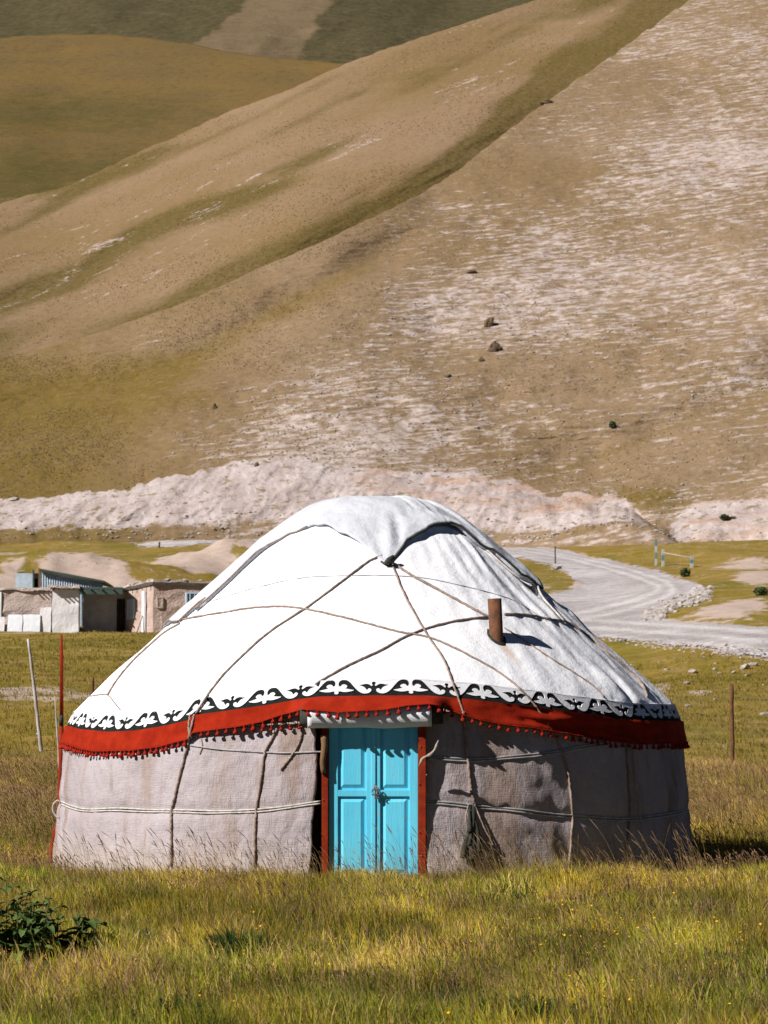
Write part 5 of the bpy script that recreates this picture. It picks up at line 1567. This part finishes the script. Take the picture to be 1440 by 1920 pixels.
# small yellow flowers
M_PETAL = simple('yellow_petal', (.78, .46, .01), (.70, .40, .012), 5, .8, 0)
def flowers():
    V, Fq = [], []
    spots = []
    for (cx, cy, sx, sy, n) in ((1220, 1740, 150, 30, 70), (1080, 1745, 60, 30, 22), (450, 1805, 60, 25, 12), (560, 1822, 80, 20, 8), (1250, 1632, 120, 14, 22), (20, 1630, 40, 20, 8), (720, 1840, 500, 60, 34), (1150, 1800, 200, 60, 22), (800, 1700, 500, 60, 22)):
        for k in range(n): spots.append((random.gauss(cx, sx), random.gauss(cy, sy)))
    for (a, b_) in spots:
        if not (-20 < a < 1460 and 1628 < b_ < 1925): continue
        g = ground_at(a, b_ + 36)
        if math.hypot(g.x - YC.x, g.y) < 3.7: continue
        z = gz(g.x, g.y) + random.uniform(.13, .22); c = Vector((g.x, g.y, z)); r = random.uniform(.008, .014)
        tilt = Matrix.Rotation(random.uniform(-.7, .7), 3, 'X') @ Matrix.Rotation(random.uniform(-.7, .7), 3, 'Y')
        o = len(V); V.append(tuple(c - Vector((0, 0, .004))))
        for k in range(10):
            an = 2 * math.pi * k / 10; q = r if k % 2 == 0 else r * .55
            V.append(tuple(c + tilt @ Vector((math.cos(an) * q, math.sin(an) * q, .004))))
        Fq += [(o, o + 1 + k, o + 1 + (k + 1) % 10) for k in range(10)]
        # stem
        s = len(V); V += [(g.x - .001, g.y, z - .2), (g.x + .001, g.y, z - .2), tuple(c)]; Fq.append((s, s + 1, s + 2))
    return tag(mk('wildflowers', V, Fq, M_PETAL), 'small yellow wildflowers dotted through the foreground grass', 'flowers', None, 'stuff')
flowers()

# broad-leaved plants
M_LEAF = []
for nm, c1, c2 in (('dock_leaf', (.060, .110, .028), (.095, .145, .036)), ('dock_leaf_pale', (.09, .12, .03), (.13, .15, .045))):
    m = NT(nm, .5, .35); f = m.noise(m.obj(), 9, 4); m.color(m.mix(f, c1, c2)); m.bump(m.noise(m.obj(), 30, 3), .004)
    M_LEAF.append(m.m)
def leaf_mesh(L_, w, curl, mat, seed):
    V, Fq = [], []
    n = 7
    for i in range(n):
        t = i / (n - 1); ww = w * (math.sin(math.pi * min(1, t * .93 + .07)) ** .8) + .002
        y = L_ * t * (1 - curl * .22 * t); z = L_ * (.15 * t - curl * .55 * t * t)
        wav = .12 * w * math.sin(i * 2.1 + seed)
        V += [(-ww, y, z + ww * .35 + wav), (0, y, z), (ww, y, z + ww * .35 - wav)]
    for i in range(n - 1):
        for k in range(2): Fq.append((i * 3 + k, i * 3 + k + 1, i * 3 + k + 4, i * 3 + k + 3))
    me = bpy.data.meshes.new('leaf'); me.from_pydata(V, [], Fq); me.materials.append(mat)
    for p in me.polygons: p.use_smooth = True
    return me
LEAVES = [leaf_mesh(.17, .026, .6, M_LEAF[0], 1), leaf_mesh(.21, .034, .9, M_LEAF[0], 2), leaf_mesh(.13, .024, .3, M_LEAF[0], 3), leaf_mesh(.15, .022, .8, M_LEAF[1], 4)]
M_STEM = simple('green_stem', (.10, .12, .035), (.15, .13, .05), 10, .8, 0)
def plant(name, base, stems, hmin, hmax, spread, nleaf, label, cat='plant', scale=1.0, thin=False):
    p = thing(name, base, label, cat)
    for s in range(stems):
        a = random.uniform(0, 6.28); r = spread * math.sqrt(random.random()); h_ = random.uniform(hmin, hmax) * (1 - .35 * (r / spread) ** 2)
        x, y = base.x + math.cos(a) * r * .7, base.y + math.sin(a) * r * .5
        z = gz(x, y)
        tip = Vector((x + math.cos(a) * .10 + random.uniform(-.07, .04), y + math.sin(a) * .06, z + h_))
        path = catmull([Vector((x, y, z - .03)), Vector((lerp(x, tip.x, .35), lerp(y, tip.y, .4), z + h_ * .5)), tip], 4)
        tube('stem', path, [.006 * (1 - .07 * i) for i in range(len(path))], M_STEM, p, 5)
        for k in range(nleaf):
            t = random.uniform(.12, 1.0); q = path[min(int(t * (len(path) - 1)), len(path) - 1)]
            o = bpy.data.objects.new('leaf', LEAVES[random.choice((0, 0, 1, 1, 2, 3) if t < .8 else (2, 3, 3))]); COL.objects.link(o); o.parent = p
            o.location = q - base
            o.rotation_euler = (random.uniform(-.2, .75), random.uniform(-.4, .4), random.uniform(0, 6.28))
            sc = scale * 1.2 * random.uniform(.7, 1.15) * (1.15 - .55 * t); o.scale = (sc * (.6 if thin else 1), sc, sc); ROOTS[o.name] = base
    return p
def base_at(px, d):
    x = (px - 720) * d / F; y = CY + d
    return Vector((x, y, gz(x, y)))
plant('leafy_plant', base_at(20, 15.4), 20, .40, .66, .40, 13, 'large dark green leafy plant at the left picture edge')
plant('leafy_plant', base_at(118, 15.7), 12, .26, .48, .30, 11, 'dark green leafy plant just right of the largest one')
def tuft(px, d, n, hmin, hmax, spread, label):
    b = base_at(px, d)
    r = spread * np.sqrt(RNG.random(n)); a = RNG.uniform(0, 2 * math.pi, n)
    cols = np.array([.045, .085, .022])[None] * RNG.uniform(.6, 1.7, (n, 1))
    V, C, l, s_, t_ = blades(b.x + r * np.cos(a), b.y + r * np.sin(a) * .7, RNG.uniform(hmin, hmax, n) * (1.1 - .5 * r / spread), np.full(n, .0055), RNG.uniform(.1, .7, n), cols, .5, a + RNG.normal(0, .6, n))
    o = fast_mesh('grass_tuft', V - np.array(b), l, s_, t_, M_GRASS, None, C, False); o.location = b
    return tag(o, label, 'grass tuft', 'dark tufts in the foreground grass')
tuft(445, 15.7, 420, .20, .36, .20, 'dark green grass tuft among orange flowers, left of centre')
tuft(1235, 17.3, 260, .14, .24, .15, 'dark green grass tuft among the yellow flowers on the right')
tuft(980, 13.4, 420, .10, .2, .3, 'dark green grass tuft at the bottom edge, below the right wall')
tuft(340, 13.3, 300, .10, .2, .2, 'dark green grass tuft at the bottom edge, below the left wall')
tuft(250, 16.2, 260, .16, .26, .2, 'dark green grass tuft just right of the leafy plants')
tuft(1120, 16.6, 300, .12, .2, .25, 'low dark tuft left of the flowery patch')
# far shrubs
M_SHRUB = simple('shrub_leaf', (.035, .055, .016), (.07, .085, .025), 2, .8, 0)
def shrub(px, py, w, h_, label, hill=True):
    g = hill_pt(px, py) if hill else ground_at(px, py); d = g.y - CY
    sw, sh_ = w * d / F, h_ * d / F
    p = thing('shrub', g, label, 'shrub', 'shrubs on the slopes')
    tr_ = [tube_vf([g, g + Vector((random.uniform(-.4, .4) * sw, random.uniform(-.3, .3) * sw, sh_ * .7))], [.05, .015], 5) for k in range(4)]
    v, f = join_vf(tr_); mk('trunk', v, f, M_DARKWOOD, p)
    V, Fq = [], []
    for k in range(220):
        u = Vector((random.gauss(0, 1), random.gauss(0, 1), random.gauss(0, 1))).normalized() * random.random() ** .4
        c = g + Vector((u.x * sw * .5 * random.uniform(.7, 1.1), u.y * sw * .4, sh_ * .5 + u.z * sh_ * .5)); s = sw * .10
        a, b_ = Vector((random.gauss(0, 1), random.gauss(0, 1), random.gauss(0, 1))).normalized() * s, Vector((random.gauss(0, 1), random.gauss(0, 1), random.gauss(0, 1))).normalized() * s
        o = len(V); V += [c - a, c + b_, c + a, c - b_]; Fq.append((o, o + 1, o + 2, o + 3))
    mk('crown', V, Fq, M_SHRUB, p)
shrub(1360, 976, 20, 12, 'small round dark shrub at the foot of the right cut bank'); shrub(1147, 803, 16, 14, 'lone dark green shrub on the lower hillside'); shrub(1427, 1117, 30, 16, 'low green shrub on the bank at the right edge', False)
shrub(1285, 1082, 22, 18, 'green bush beside the road under the striped posts', False)

# tussocks and loose stones that roughen the hillsides
def hill_tufts(name, X_, Y_, Z_, wt, n, size, base, label):
    nr, nc = X_.shape
    i = RNG.integers(0, nr - 1, n * 3); j = RNG.integers(0, nc - 1, n * 3)
    keep = RNG.random(n * 3) < wt[i, j]
    i, j = i[keep][:n], j[keep][:n]; n = len(i)
    u, v = RNG.random(n), RNG.random(n)
    def bl(A): return A[i, j] * (1 - u) * (1 - v) + A[i + 1, j] * u * (1 - v) + A[i, j + 1] * (1 - u) * v + A[i + 1, j + 1] * u * v
    x, y, z = bl(X_), bl(Y_), bl(Z_)
    V = np.zeros((n, 4, 3, 3)); C = np.zeros((n, 4, 3, 3))
    s = size * RNG.uniform(.5, 1.4, n)
    col = base[None] * RNG.uniform(.55, 1.35, (n, 1)) * RNG.uniform(.9, 1.1, (n, 3))
    for k in range(4):
        a = RNG.uniform(0, 2 * math.pi, n)
        V[:, k, 0] = np.stack([x - np.cos(a) * s * .5, y - np.sin(a) * s * .5, z - .02], -1)
        V[:, k, 1] = np.stack([x + np.cos(a) * s * .5, y + np.sin(a) * s * .5, z - .02], -1)
        V[:, k, 2] = np.stack([x + RNG.normal(0, .35, n) * s, y + RNG.normal(0, .35, n) * s, z + s * RNG.uniform(.25, .7, n)], -1)
        C[:, k] = col[:, None]
    m_ = n * 4
    o = fast_mesh(name, V.reshape(-1, 3), np.arange(m_ * 3), np.arange(m_) * 3, np.full(m_, 3), M_GRASS, None, C.reshape(-1, 3), False)
    return tag(o, label, 'grass', None, 'stuff')
nC = PY.shape[0]
vis = (PX[:nC] > -60) & (PX[:nC] < 1500)
hill_tufts('hill_tussocks', ALLX[:nC], CY + ALLD[:nC], ALLZ[:nC], vis * np.clip(1.05 - pale[:nC], .25, 1) * (scarp[:nC] < .4) * np.clip(.3 + 1.1 * fbm(ALLX[:nC] / 9, ALLZ[:nC] / 5, 0, 3, 411), .04, 1), 26000, .17, np.array([.38, .275, .15]), 'dry grass tussocks dotting the near hillside')
hill_tufts('hill_tussocks', AX[:NRD], CY + AD[:NRD], AZ[:NRD], ((PXd > -60) & (PXd < 1300)) * np.clip(.3 + 1.1 * fbm(AX[:NRD] / 16, AZ[:NRD] / 9, 0, 3, 413), .04, 1), 14000, .20, np.array([.38, .25, .13]), 'dry grass tussocks dotting the spur behind')
ii = RNG.integers(NB, nC - 20, 40000); jj = RNG.integers(0, len(cx_), 40000)
ok = vis[ii, jj] & (RNG.random(40000) < np.clip((pale[ii, jj] - .42) * 2.2, 0, .5) ** 1.5 * .35)
scatter_rocks('hill_stones', [(ALLX[a, b], CY + ALLD[a, b], ALLZ[a, b]) for a, b in zip(ii[ok], jj[ok])][:1600], M_STONE, 'pale stones strewn over the bare parts of the near hillside', .08, .22)
